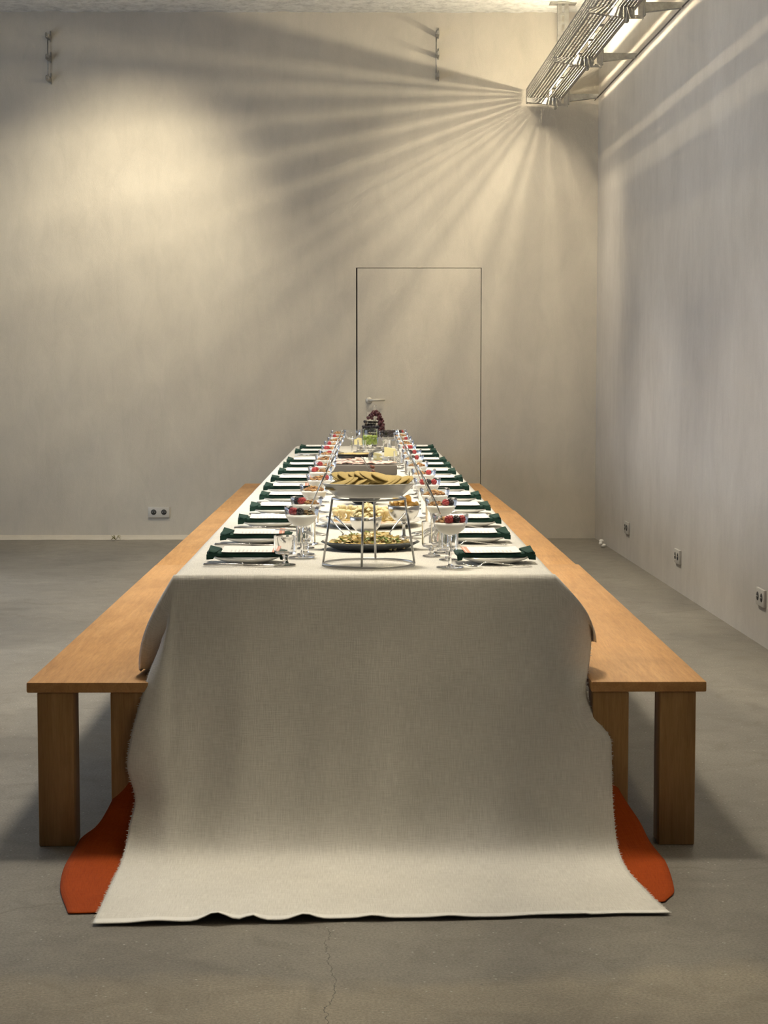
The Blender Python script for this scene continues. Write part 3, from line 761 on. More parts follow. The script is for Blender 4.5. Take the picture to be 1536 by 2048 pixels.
def granola(seed, cx, rad, n, h, mt):
    r = random.Random(seed); mb = MB()
    for k in range(n):
        a = r.uniform(0, 6.28); q = rad * math.sqrt(r.random()); hh = h * (1 - (q / rad) ** 2 * .8)
        s = r.uniform(.0030, .0056)
        mb.add(ball(5, 4), T(cx + q * math.cos(a), q * math.sin(a), CH - .0235 + hh * r.uniform(.25, 1)) @ RZ(r.uniform(0, 3)) @ RX(r.uniform(-.8, .8)) @ SC(s * 1.5, s, s * .7))
    return mb.mesh('granola', mt, False)
gran_full = [granola(k, 0, .036, 130, .016, M_GRAN) for k in range(3)]
gran_side = [granola(10 + k, .014, .024, 75, .014, M_GRAN) for k in range(2)] + [granola(13, .014, .024, 75, .014, M_GRAN2)]
def berry(seed, mt, rad, ln, n):
    r = random.Random(seed); mb = MB(); k = 0
    for j in range(5):
        z = -1 + 2 * (j + .5) / 5; q = math.sqrt(max(0, 1 - z * z)); m = max(3, int(9 * q))
        for i in range(m):
            a = 2 * PI * (i + .5 * (j % 2)) / m
            mb.add(ball(7, 5), T(rad * .78 * q * math.cos(a), rad * .78 * q * math.sin(a), ln * .78 * z) @ SC(.0042, .0042, .0042))
    mb.add(ball(8, 6), SC(rad * .8, rad * .8, ln * .85))
    return mb.mesh('berry', mt)
rasp_m = [berry(k, M_RASP, .0105, .0115, 30) for k in range(2)]
blk_m = [berry(5, M_BLKB, .0112, .0125, 30)]
spoon_b = MB().add(lathe([(0, -.005), (.6, -.0042), (.9, -.0015), (1, 0), (.93, -.0008), (.6, -.003), (0, -.0038)], 14, .0085, .013), SC(1, 1, 1)).mesh('spoon_bowl', M_STEEL)
spoon_h = MB().add(tube([(0, .012, 0), (0, .022, .003), (0, .05, .010), (0, .09, .018), (0, .126, .025)], [.0016, .0018, .0019, .0024, .0034], 8)).mesh('spoon_handle', M_STEEL)
# footed tumblers
def tumbler(h, r, fr, sh):
    bowl = lathe([(0, sh), (r * .55, sh), (r * .88, sh + .004), (r * .98, sh + .012), (r, h - .004), (r + .0003, h), (r - .0022, h), (r - .0028, h - .004), (r * .98 - .003, sh + .014), (r * .84, sh + .009), (0, sh + .008)], 28)
    stem = lathe([(0, .004), (.0105, .0055), (.0072, sh * .5), (.0085, sh - .004), (.013, sh), (0, sh + .0005)], 18)
    foot = lathe([(0, 0), (fr, 0), (fr + .001, .0016), (fr - .002, .0034), (.011, .0058), (0, .006)], 28)
    return (MB().add(bowl).mesh('tumbler_bowl', M_GLASS, 'auto', True), MB().add(stem).mesh('tumbler_stem', M_GLASS, True, True), MB().add(foot).mesh('tumbler_foot', M_GLASS, True, True))
tum = tumbler(.104, .0305, .027, .026); tum_s = tumbler(.086, .034, .030, .030)
def glass_thing(name, meshes, loc, rz, label, cat, group):
    e = empty(name, loc, rz, label, cat, group)
    for m, n in zip(meshes, ('bowl', 'stem', 'foot')): put(n, m, parent=e)
    return e

dn = [5.50, 6.17, 6.81, 7.46, 8.10, 8.76, 9.42, 10.10, 10.78, 11.42, 12.08, 12.74, 13.44]
cupL = [5.66, 6.12, 6.82, 7.50, 8.10, 8.62, 9.25, 9.85, 10.50, 11.15, 11.80, 12.50, 13.20]
cupR = [5.36, 6.05, 6.58, 7.20, 7.90, 8.60, 9.28, 9.94, 10.60, 11.30, 12.0, 12.7, 13.4]
# what tops each coupe: (granola kind, [(berry, x, y)])
topL = ['S2 r-28,4 r-20,-16 b-4,-20', 'S b-30,-8 r-18,-14 r-12,8', 'F', 'F r28,-8', 'S r-26,-6 r-18,10', 'S r-22,-8', 'F', 'F r6,-10', 'S r-24,-8 r-14,-16', 'S r-20,0', 'F', 'S r-18,-10', 'F']
topR = ['T2 r0,-20 r-6,-32 b16,-20 r33,-10', 'T r14,-20 b30,-6', 'F', 'N r-18,-18 b4,-22 r26,-14 r-6,8', 'T2 r20,-18', 'F', 'T b-4,-18 r16,-14', 'T b-8,-18 r14,-14', 'N r-14,-14 r4,-18 r20,-4', 'F', 'T r16,-10', 'F', 'N b-14,-12 b6,-14 r18,4']
rp = random.Random(11)
for side, xs in (('left', -.352), ('right', .377)):
    sg = -1 if side == 'left' else 1
    for i, yc in enumerate(dn):
        o = ORD[i]; who = 'at %s setting from the front, %s side' % (o, side)
        rz = (0 if side == 'left' else PI) + rp.uniform(-.05, .05)
        xx = xs + rp.uniform(-.012, .012); yy = yc + rp.uniform(-.02, .02)
        P3 = Vector((xx, yy, Z0))
        tag(put('plate', plate_m, P3, rz), 'white plate under a green napkin ' + who, 'plate', 'white plates at the place settings')
        if not (side == 'left' and i == 10):
            tag(put('napkin', nap_ms[i % 4], P3 + Vector((0, 0, .0008)), rz, scale=(1, 1 if side == 'left' else -1, 1)), 'folded dark green napkin on plate ' + who, 'napkin', 'green napkins on the plates')
            off = Matrix.Rotation(rz, 3, 'Z') @ Vector((.013, 0, 0))
            cz = P3 + off + Vector((0, 0, .0358))
            cd = put('menu_card', card_m, cz, rz + rp.uniform(-.04, .04), scale=(1, 1 if side == 'left' else -1, 1))
            tag(cd, 'white menu card with salmon band ' + who, 'menu card', 'menu cards on the napkins')
        if side == 'left':
            e = empty('knife', (xx - .0 + rp.uniform(-.01, .01), yy - .128, Z0), rp.uniform(-.03, .03), 'steel table knife in front of plate ' + who, 'knife', 'knives of the left settings')
            put('handle', kn_h, parent=e); put('blade', kn_b, parent=e)
        else:
            e = empty('fork', (xx + .0, yy - .140, Z0), rp.uniform(-.04, .04), 'steel table fork in front of plate ' + who, 'fork', 'forks of the right settings')
            put('handle', fk_h, parent=e); put('tines', fk_t, parent=e)
        # coupe with yogurt
        cx = (-.188 if side == 'left' else .246) + rp.uniform(-.006, .006); cy = (cupL if side == 'left' else cupR)[i]
        glass_thing('coupe_glass', (cp_bowl, cp_stem, cp_foot), (cx, cy, Z0), 0, 'stemmed glass coupe holding a yogurt dessert ' + who, 'glass', 'dessert coupes')
        tag(put('yogurt', yog_m, (cx, cy, Z0)), 'white yogurt in the glass coupe ' + who, 'yogurt', 'yogurt in the coupes')
        tp = (topL if side == 'left' else topR)[i].split()
        g = tp[0]
        if g != 'N':
            if g == 'F': gm, gr = gran_full[i % 3], rp.uniform(0, 6)
            else: gm, gr = gran_side[2 if g.endswith('2') and side == 'left' else i % 2], (0 if g[0] == 'S' else PI) + rp.uniform(-.3, .3)
            tag(put('granola', gm, (cx, cy, Z0), gr), 'crunchy brown granola heaped on the yogurt ' + who, 'granola', 'granola on the desserts', 'stuff')
        nb = {'r': 0, 'b': 0}; tot = {'r': sum(q[0] == 'r' for q in tp[1:]), 'b': sum(q[0] == 'b' for q in tp[1:])}
        lst = []
        for q in tp[1:]:
            kx, ky = q[1:].split(','); lst.append((q[0], int(kx) / 1000, int(ky) / 1000))
        for kd in 'rb':
            sub = sorted([q for q in lst if q[0] == kd], key=lambda q: q[1])
            for j, (k_, bx, by) in enumerate(sub):
                nm = 'raspberry' if kd == 'r' else 'blackberry'
                wh = '' if len(sub) == 1 else ('leftmost ', 'rightmost ')[j] if len(sub) == 2 else ('leftmost ', 'middle ', 'rightmost ')[j]
                d2 = math.hypot(bx, by)
                if d2 > .034: bx *= .034 / d2; by *= .034 / d2
                tag(put(nm, rasp_m[j % 2] if kd == 'r' else blk_m[0], (cx + bx, cy + by, Z0 + CH - .0135), rot=(rp.uniform(.5, 1.6), rp.uniform(-.5, .5), rp.uniform(0, 6))),
                    '%s%s on the yogurt %s' % (wh, 'red raspberry' if kd == 'r' else 'dark blackberry', who), 'berry', 'berries on the desserts')
        if i < 8:
            s = 1 if side == 'left' else -1
            e = empty('dessert_spoon', (cx + s * .022, cy - .006, Z0 + CH - .010), 0, 'small steel spoon leaning in the coupe ' + who, 'spoon', 'dessert spoons in the coupes')
            dirx = Vector((s * .52, -.15 if side == 'left' else .1, .72)).normalized()
            e.rotation_euler = dirx.to_track_quat('Y', 'Z').to_euler()
            put('bowl', spoon_b, parent=e); put('handle', spoon_h, parent=e)
        # tumblers
        tx = (-.200 if side == 'left' else .243) + rp.uniform(-.012, .012)
        ty = (5.58 if i == 0 else (cupL[i] + cupL[i - 1]) / 2 + .07) if side == 'left' else (5.575 if i == 0 else (cupR[i] + cupR[i - 1]) / 2 + .12)
        if side == 'right' and i == 1: ty = 5.80
        if side == 'left' and i == 0: tx = -.182; 
        if abs(ty - cy) < .085: ty = cy + .09
        glass_thing('water_glass', tum, (tx, ty, Z0), rp.uniform(0, 3), 'empty footed water glass beside the coupe ' + who, 'glass', 'footed water glasses')
glass_thing('water_glass', tum_s, (-.232, 5.432, Z0), 0, 'short wide footed glass nearest the front edge, left of the wire stand', 'glass', 'footed water glasses')
glass_thing('water_glass', tum, (.205, 5.69, Z0), 0, 'empty footed water glass just left of the front right coupe', 'glass', 'footed water glasses')

# ------------------------------------------------------------------ dishes down the middle
def heap(n, rad, h, mk, mt, name, seed, sx=1, sy=1, base=0):
    r = random.Random(seed); mb = MB()
    for k in range(n):
        a = r.uniform(0, 6.28); q = math.sqrt(r.random()); z = base + h * (1 - q ** 2 * .75) * r.uniform(.35, 1)
        mb.add(mk(r), T(rad * sx * q * math.cos(a), rad * sy * q * math.sin(a), z) @ RZ(r.uniform(0, 6)) @ RX(r.uniform(-.7, .7)))
    return mb.mesh(name, mt, False)
def dish(prof, sx=1, sy=1, n=48): return lathe(prof, n, sx, sy)

# wire riser with the oval dish
wx, wy = .012, 5.44
e = empty('wire_stand', (wx, wy, Z0), 0, 'tapered steel wire stand with open rings at the front of the table', 'stand')
rb, rt, hs = .134, .106, .195
ring = lambda r, z, n=40: [(r * math.cos(2 * PI * k / n), r * math.sin(2 * PI * k / n), z) for k in range(n)]
put('base_ring', MB().add(tube(ring(rb, .004), .0035, 8, closed=True)).mesh('base_ring', M_WIRE), parent=e)
put('top_ring', MB().add(tube(ring(rt, hs), .0035, 8, closed=True)).mesh('top_ring', M_WIRE), parent=e)
for k in range(4):
    a = -PI / 2 - R(8.8) + k * PI / 2 if k % 2 == 0 else -PI / 2 - R(2) + k * PI / 2
    put('leg', MB().add(tube([(rb * math.cos(a), rb * math.sin(a), .004), (rt * math.cos(a), rt * math.sin(a), hs)], .0033, 8)).mesh('stand_leg', M_WIRE), parent=e)
zd = Z0 + hs + .0035
dm = MB().add(dish([(0, 0), (.088, 0), (.098, .003), (.122, .024), (.134, .038), (.1365, .0395), (.134, .0415), (.128, .039), (.116, .025), (.093, .006), (0, .005)], 1, .72)).mesh('oval_dish', M_SILVERDISH, True, True)
tag(put('serving_dish', dm, (wx, wy, zd)), 'pale oval serving dish on the wire stand, full of flatbreads', 'dish')
br = MB().add(lathe([(0, -.5), (.6, -.46), (.93, -.25), (1, 0), (.93, .25), (.6, .46), (0, .5)], 20, 1, 1)).mesh('flatbread', M_BREAD)
rbk = random.Random(4)
spots_b = []
for (x0, x1, n, z0, z1, tl, yy) in ((-.086, -.030, 5, .046, .044, -.42, -.028), (-.066, .0, 5, .058, .060, .40, .0), (.0, .05, 4, .062, .060, .38, -.012), (.040, .088, 5, .048, .046, -.42, -.026), (-.06, .07, 5, .050, .052, .15, .045)):
    for k in range(n):
        u = k / (n - 1); spots_b.append((x0 + (x1 - x0) * u, yy - .004 * (k % 2), z0 - .004 + (z1 - z0) * u, tl * (1 + .15 * math.sin(k * 2.1)), .08 * math.sin(k * 3.3)))
for bi, (x, y, z, ry, rx) in enumerate(sorted(spots_b)):
    tag(put('flatbread', br, (wx + x, wy + y, zd + z), rot=(rx + .28, ry * .85, rbk.uniform(-.2, .2)), scale=(.046, .032, .0085 + .002 * rbk.random())),
        'golden oval flatbread, %s from the left end of the raised oval dish' % (ORD + ['%sth' % q for q in ('fourteen', 'fifteen', 'sixteen', 'seventeen', 'eighteen', 'nineteen')] + ['twentieth', 'twenty-first', 'twenty-second', 'twenty-third', 'twenty-fourth'])[bi], 'flatbread', 'flatbreads in the raised dish')

# platter with farfalle
px, py_ = .018, 5.93
pl = dish([(0, 0), (.105, 0), (.118, .003), (.150, .019), (.158, .023), (.156, .0255), (.148, .0235), (.116, .008), (0, .006)], 1, .82)
pf = tag(put('serving_platter', MB().add(pl).mesh('platter', M_DARKPLATE, True, True), (px, py_, Z0)), 'dark blue platter with pale inside, full of bow tie pasta', 'platter')
put('glazed_inside', MB().add(dish([(.150, .0262), (.146, .0245), (.116, .0090), (.05, .0072), (0, .007)], 1, .82)).mesh('glazed_inside', M_PLATE), parent=pf)
def bow(r):
    s = r.uniform(.8, 1.15); v = []; f = []
    for i in range(5):
        x = (-1 + i * .5) * .021 * s; hy = (.0145, .0115, .0045, .0115, .0145)[i] * s
        for j, y in enumerate((-hy, -hy * .4, hy * .4, hy)): v.append((x, y, (.004, -.003, .003, -.004)[j] * s * (1 if i != 2 else .3)))
    for i in range(4):
        for j in range(3): q = i * 4 + j; f.append((q, q + 4, q + 5, q + 1))
    n = len(v); v += [(x, y, z - .0018) for x, y, z in v]; f += [tuple(k + n for k in reversed(q)) for q in f]
    return v, f
tag(put('bow_tie_pasta', heap(230, .116, .042, bow, M_PASTA, 'farfalle', 3, 1, .72, .010), (px, py_, Z0)), 'bow tie pasta salad spread over the dark blue platter', 'pasta', None, 'stuff')
def leafm(r):
    s = r.uniform(.7, 1.2); return ribbon([(-.009 * s, 0, .001, .0006, 0), (0, .002, .006 * s, .0008, 0), (.010 * s, 0, .001, .0006, 0)], 6)
tag(put('chopped_herbs', heap(90, .115, .036, leafm, M_HERB, 'herbs', 8, 1, .8, .020), (px, py_, Z0)), 'chopped green herbs scattered over the bow tie pasta', 'herbs', None, 'stuff')
# servers resting on the pasta platter
def server(loc, direc, label, L=.2, black=False):
    e = empty('serving_spoon', loc, 0, label, 'spoon', 'serving spoons on the front platter')
    e.rotation_euler = Vector(direc).normalized().to_track_quat('Y', 'Z').to_euler()
    put('bowl', MB().add(lathe([(0, -.008), (.6, -.0065), (.9, -.002), (1, 0), (.93, -.001), (.6, -.005), (0, -.006)], 18, .014, .021)).mesh('server_bowl', M_STEEL), parent=e)
    put('handle', MB().add(tube([(0, .019, 0), (0, .04, .004), (0, L * .6, .008), (0, L - .012, .009), (0, L, .008)], [.002, .002, .0026, .0058, .004], 10)).mesh('server_handle', M_STEEL), parent=e)
server((-.058, 5.95, Z0 + .036), (-.42, .62, .32), 'steel serving spoon, outer left one with its handle over the rim', .13)
server((-.030, 5.97, Z0 + .036), (-.42, .6, .30), 'steel serving spoon, inner left one leaning on the dark platter', .13)
server((.070, 5.97, Z0 + .036), (.38, .52, .34), 'steel serving spoon at the right back of the dark platter', .13)
server((.115, 5.90, Z0 + .034), (.75, .32, .06), 'steel serving spoon reaching far out past the platter right rim', .19)
def tongs(loc, rz, label):
    e = empty('salad_tongs', loc, rz, label, 'tongs', 'tongs on the front platter')
    for s in (-1, 1):
        put('arm', MB().add(ribbon([(0, .012, .006, .0012, 0), (.05, .012, .0065, .0012, s * .007), (.13, .008, .009, .0012, s * .013), (.165, .002, .014, .0016, s * .014), (.18, .0, .010, .0012, s * .013)], 8)).mesh('tong_arm', M_WIRE, True), parent=e)
    return e
tongs((-.285, 5.98, Z0 + .046), R(-27), 'steel tongs lying on the left rim of the dark platter')
tongs((.315, 5.99, Z0 + .050), R(208), 'steel tongs lying on the right rim of the dark platter')

# silver bowl of cheese
bx, by = .004, 6.32
bp = [(0, 0), (.024, 0), (.026, .003), (.014, .010), (.012, .016), (.020, .020), (.036, .027), (.048, .040), (.0535, .060), (.0545, .074), (.052, .074), (.050, .060), (.045, .042), (.033, .030), (0, .026)]
tag(put('footed_bowl', MB().add(lathe(bp, 32)).mesh('silver_bowl', M_SILVER, True, True), (bx, by, Z0)), 'small footed silver bowl heaped with cheese shavings behind the pasta', 'bowl')
def curl(r):
    s = r.uniform(.8, 1.2); return ribbon([(-.012 * s, 0, .006, .002, 0), (-.004, .004 * s, .007, .0025, 0), (.005, .003, .006, .003, .001), (.012 * s, -.002, .004, .002, 0)], 6)
tag(put('cheese_shavings', heap(120, .044, .062, curl, M_CREAMB, 'cheese_shavings', 5, 1, 1, .058), (bx, by, Z0)), 'pale cheese shavings heaped in the front silver bowl', 'cheese', None, 'stuff')

# big oval platter of canapes
ox, oy = .02, 6.86
op = dish([(0, 0), (.125, 0), (.14, .003), (.182, .018), (.19, .022), (.188, .0245), (.18, .0225), (.138, .008), (0, .006)], 1, 1.25)
tag(put('serving_platter', MB().add(op).mesh('oval_platter', M_PLATE, True, True), (ox, oy, Z0)), 'large white oval platter of cheese bites and salmon slices', 'platter')
bite = MB()
bite.add(lathe([(0, 0), (.010, 0), (.0105, .003), (.0055, .008), (.0055, .020), (.010, .026), (.0125, .033), (.009, .040), (0, .042)], 10))
bite_m = bite.mesh('cheese_bite', M_CREAMB)
rbt = random.Random(6)
for j in range(6):
    for k in range(9):
        x = -.128 + .032 * k + rbt.uniform(-.006, .006) + (.016 if j % 2 else 0); y = -.10 + .045 * j + rbt.uniform(-.006, .006)
        if (x / .15) ** 2 + (y / .19) ** 2 > 1: continue
        tag(put('cheese_bite', bite_m, (ox + x, oy + y, Z0 + .0225 + .012 * max(0, 1 - abs(y) / .12)), rot=(rbt.uniform(-.18, .18), rbt.uniform(-.18, .18), rbt.uniform(0, 6)), scale=(.95, .95, rbt.uniform(.8, 1.05))),
            'cream cheese bite, %s column from the left, %s row back on the oval platter' % (ORD[k], ORD[j]), 'canape', 'cheese bites on the oval platter')
# their bed of crackers
def cracker(r): return lathe([(0, -.003), (.016, -.003), (.0165, 0), (.016, .003), (0, .003)], 10)
tag(put('cracker_bed', heap(90, .14, .010, cracker, M_BREAD, 'cracker_bed', 21, .98, 1.2, .008), (ox, oy, Z0)), 'layer of crackers beneath the cheese bites on the oval platter', 'crackers', None, 'stuff')
sl = MB().add(ribbon([(-.03, 0, .010, .0016, 0), (-.015, .003, .014, .002, .001), (0, .001, .015, .002, 0), (.016, .004, .013, .002, -.001), (.03, .001, .008, .0015, 0)], 8)).mesh('salmon_slice', M_SALMON)
for k in range(9):
    x = -.115 + .028 * k
    tag(put('salmon_slice', sl, (ox + x, oy - .18 + .06 * (abs(k - 4) / 4) ** 2, Z0 + .019 + .002 * (k % 2)), rot=(.1, 0, rbt.uniform(-.5, .5))), 'folded pink salmon slice, %s from the left on the oval platter front' % ORD[k], 'salmon', 'salmon slices on the oval platter')

# stemmed glass bowl of crisps
gx, gy = .133, 6.32
e = empty('stemmed_bowl', (gx, gy, Z0), 0, 'stemmed silver bowl of golden crisps at the right of the cheese', 'bowl')
put('bowl', MB().add(lathe([(.006, .055), (.018, .056), (.034, .063), (.047, .078), (.053, .096), (.0545, .112), (.052, .112), (.050, .096), (.044, .080), (.031, .066), (0, .060)], 32)).mesh('stemmed_bowl', M_SILVER, True, True), parent=e)
put('stem', MB().add(lathe([(.010, .005), (.006, .012), (.005, .045), (.009, .056), (0, .058)], 16)).mesh('bowl_stem', M_SILVER), parent=e)
put('foot', MB().add(lathe([(0, 0), (.032, 0), (.033, .002), (.018, .005), (.008, .008), (0, .008)], 24)).mesh('bowl_foot', M_SILVER), parent=e)
def chip():
    v = []; f = []; n = 6
    for i in range(n + 1):
        for j in range(n + 1):
            x = -1 + 2 * i / n; y = -1 + 2 * j / n; l = max(abs(x), abs(y), 1e-6); q = math.hypot(x, y); k = l / q if q > 0 else 0
            v.append((x * k * .024, y * k * .019, .009 * ((x * k) ** 2 - .6 * (y * k) ** 2)))
    for i in range(n):
        for j in range(n): q = i * (n + 1) + j; f.append((q, q + n + 1, q + n + 2, q + 1))
    N = len(v); v += [(x, y, z - .0016) for x, y, z in v]; f += [tuple(k + N for k in reversed(q)) for q in f]
    m = MB(); m.v = v; m.f = f; return m.mesh('crisp', M_CHIP)
chip_m = chip(); rch = random.Random(9)
for k in range(20):
    a = k * 2.4; q = .038 * math.sqrt(((k * 7) % 20 + .5) / 20); z = .100 + .030 * (1 - q / .042) + .008 * rch.random()
    tag(put('crisp', chip_m, (gx + q * math.cos(a), gy + q * math.sin(a), Z0 + z), rot=(rch.uniform(-.7, .7), rch.uniform(-.7, .7), rch.uniform(0, 6))), 'curved golden crisp heaped in the stemmed silver bowl', 'crisp', 'crisps in the stemmed bowl')

# black bowl of dates with a ladle
kx, ky = .0, 7.98
tag(put('black_bowl', MB().add(lathe([(0, 0), (.035, 0), (.05, .006), (.08, .035), (.095, .075), (.098, .092), (.094, .092), (.088, .07), (.07, .035), (.04, .012), (0, .010)], 36)).mesh('black_bowl', M_BLACK, True, True), (kx, ky, Z0)), 'black stoneware bowl of dates behind the raised flatbread dish', 'bowl')
def datef(r):
    s = r.uniform(.85, 1.15); v, f = ball(7, 5); return [(x * .016 * s, y * .0095 * s, z * .009 * s) for x, y, z in v], f
dm_ = datef(random.Random(1)); date_m = MB().add(dm_).mesh('date', M_DATE)
rdt = random.Random(12)
for k in range(42):
    a = k * 2.399; q = .080 * math.sqrt((k % 21 + .5) / 21); z = .074 + (.088 * math.exp(-(((kx + q * math.cos(a)) - .018) / .032) ** 2 - (q * math.sin(a) / .05) ** 2)) * (1 if k > 20 else .55)
    tag(put('date', date_m, (kx + q * math.cos(a) + .02, ky + q * math.sin(a), Z0 + z), rot=(rdt.uniform(-.5, .5), rdt.uniform(-.6, .6), rdt.uniform(0, 6))), 'glossy brown date heaped in the black bowl', 'date', 'dates in the black bowl')
e = empty('ladle', (kx + .016, ky - .01, Z0 + .135), 0, 'thin dark ladle standing up from the bowl of dates', 'ladle')
put('handle', MB().add(tube([(.008, 0, .0), (-.006, 0, .03), (-.022, .0, .060), (-.030, 0, .066)], [.0024, .0024, .0026, .003], 8)).mesh('ladle_handle', M_WIRE), parent=e)
put('bowl', MB().add(lathe([(0, -.012), (.7, -.009), (1, 0), (.93, 0), (.65, -.007), (0, -.010)], 16, .018, .018), T(.014, 0, -.006)).mesh('ladle_bowl', M_WIRE), parent=e)

# slate slab with ham, board with ham, pastry plate
def slab(x, y, sx, sy, h, mtl, label, z=0):
    e = empty('serving_board', (x, y, Z0 + z), 0, label, 'board', 'serving boards down the middle')
    put('board', MB().add(bbox(-sx / 2, sx / 2, -sy / 2, sy / 2, .012, h, .006, 2)).mesh('serving_board', mtl, 'auto'), parent=e)
    for a in (-1, 1):
        for b in (-1, 1): put('foot', MB().add(lathe([(0, 0), (.008, 0), (.009, .012), (0, .0125)], 10), T(a * (sx / 2 - .03), b * (sy / 2 - .03), 0)).mesh('board_foot', M_BLACK), parent=e)
    return e
slab(.0, 10.15, .35, .26, .066, M_SLAB, 'thick grey slate block carrying ham slices')
hs_ = MB().add(ribbon([(-.045, 0, .016, .002, 0), (-.025, .005, .024, .0028, .002), (0, .001, .026, .003, 0), (.026, .006, .022, .0026, -.002), (.046, .001, .012, .002, 0)], 10)).mesh('ham_slice', M_HAM)
rh = random.Random(14)
for k in range(18):
    x = -.125 + .05 * (k % 6); y = 10.07 + .075 * (k // 6)
    tag(put('ham_slice', hs_, (x + rh.uniform(-.01, .01), y, Z0 + .0705 + .003 * (k % 2)), rot=(rh.uniform(-.1, .1), rh.uniform(-.1, .1), rh.uniform(-.6, .6))), 'pale pink ham slice folded on the thick slate block', 'ham', 'ham slices on the slate block')
tag(put('serving_platter', MB().add(dish([(0, 0), (.10, 0), (.115, .004), (.150, .020), (.155, .023), (.150, .024), (.113, .009), (0, .007)], 1, 1.0)).mesh('ham_plate', M_SILVERDISH, True, True), (-.085, 11.50, Z0), scale=(.78, .78, 1)), 'pale round platter of cold cuts behind the slate block', 'platter')
for k in range(14):
    a = k * 2.4; q = .09 * math.sqrt((k + .5) / 14)
    tag(put('ham_slice', hs_, (-.085 + .75 * q * math.cos(a), 11.50 + .75 * q * math.sin(a), Z0 + .013 + .006 * (k % 4)), rot=(rh.uniform(-.15, .15), rh.uniform(-.15, .15), rh.uniform(0, 6))), 'pale cold cut folded on the round platter behind the slate', 'ham', 'cold cuts on the round platter')
e = empty('carving_knife', (-.16, 11.45, Z0 + .042), .06, 'dark handled carving knife lying across the cold cuts', 'knife')
put('handle', MB().add(ribbon([(0, 0, .009, .006, 0), (.05, 0, .010, .007, 0), (.10, 0, .008, .006, 0)], 8)).mesh('carving_handle', M_BLACK), parent=e)
put('blade', MB().add(ribbon([(.10, 0, .010, .0012, 0), (.18, 0, .010, .001, 0), (.215, 0, .002, .0006, .004)], 8)).mesh('carving_blade', M_STEEL), parent=e)
tag(put('serving_platter', MB().add(dish([(0, 0), (.11, 0), (.125, .004), (.15, .016), (.156, .020), (.150, .021), (.12, .010), (0, .008)], 1, 1.0)).mesh('dark_plate', M_BLACK, True, True), (-.07, 12.5, Z0)), 'black round platter of savoury tart pieces left of the glass dome', 'platter')
tart_m = MB().add(lathe([(0, 0), (.023, 0), (.028, .012), (.026, .015), (.020, .013), (0, .016)], 14)).mesh('tart', M_CHIP)
for k in range(11):
    a = k * 2.4; q = .10 * math.sqrt((k + .5) / 11)
    tag(put('tart', tart_m, (-.07 + q * math.cos(a), 12.5 + q * math.sin(a), Z0 + .0095)), 'small golden tart on the black round platter', 'tart', 'tarts on the black platter')

# glass dome with cheese wedges
dx, dy = .108, 11.66
e = empty('cheese_dome', (dx, dy, Z0), 0, 'clear glass dome over a board of cheese', 'dome')
put('base', MB().add(lathe([(0, 0), (.092, 0), (.095, .004), (.092, .016), (0, .016)], 36)).mesh('dome_base', M_GALV, True, True), parent=e)
put('dome', MB().add(lathe([(.086, .0165), (.086, .045), (.081, .060), (.066, .075), (.042, .084), (.012, .088), (.0, .0882)], 36)).mesh('dome', M_THIN), parent=e)
put('knob', MB().add(lathe([(0, .088), (.005, .089), (.006, .092), (.010, .098), (.008, .105), (0, .107)], 14)).mesh('dome_knob', M_GLASS, True, True), parent=e)
def wedge(loc, rz, s, label):
    v = [(0, 0, 0), (s, -.3 * s, 0), (s, .3 * s, 0), (0, 0, .9 * s), (s, -.3 * s, .7 * s), (s, .3 * s, .7 * s)]
    f = [(0, 2, 1), (3, 4, 5), (0, 1, 4, 3), (1, 2, 5, 4), (2, 0, 3, 5)]
    m = MB(); m.v = v; m.f = f
    o = put('cheese_wedge', m.mesh('cheese_wedge', M_CHEESE, False, True), loc, rz); b = o.modifiers.new('round', 'BEVEL'); b.width = .003; b.segments = 2
    return tag(o, label, 'cheese', 'cheese wedges')
wedge((dx - .055, dy - .01, Z0 + .0165), .2, .055, 'tall yellow cheese wedge under the glass dome')
tag(put('camembert', MB().add(lathe([(0, 0), (.038, 0), (.041, .004), (.041, .026), (.038, .030), (0, .030)], 28)).mesh('camembert', M_YOG, True, True), (dx + .036, dy + .01, Z0 + .0165)), 'round white soft cheese under the glass dome', 'cheese')
# taller yellow wedge on small stand at the dome's right
e = empty('cheese_stand', (.150, 11.35, Z0), 0, 'small steel footed cheese stand at the right of the dome', 'stand')
put('plate', MB().add(lathe([(0, .045), (.05, .045), (.062, .052), (.064, .056), (.06, .055), (.05, .049), (0, .049)], 28)).mesh('stand_plate', M_SILVER, True, True), parent=e)
put('foot', MB().add(lathe([(0, 0), (.035, 0), (.036, .003), (.012, .010), (.008, .03), (.012, .0455), (0, .0455)], 24)).mesh('stand_foot', M_SILVER, True, True), parent=e)
cheese_stand0 = e
wedge((.118, 11.35, Z0 + .050), .1, .070, 'tall yellow cheese wedge on the small steel stand')

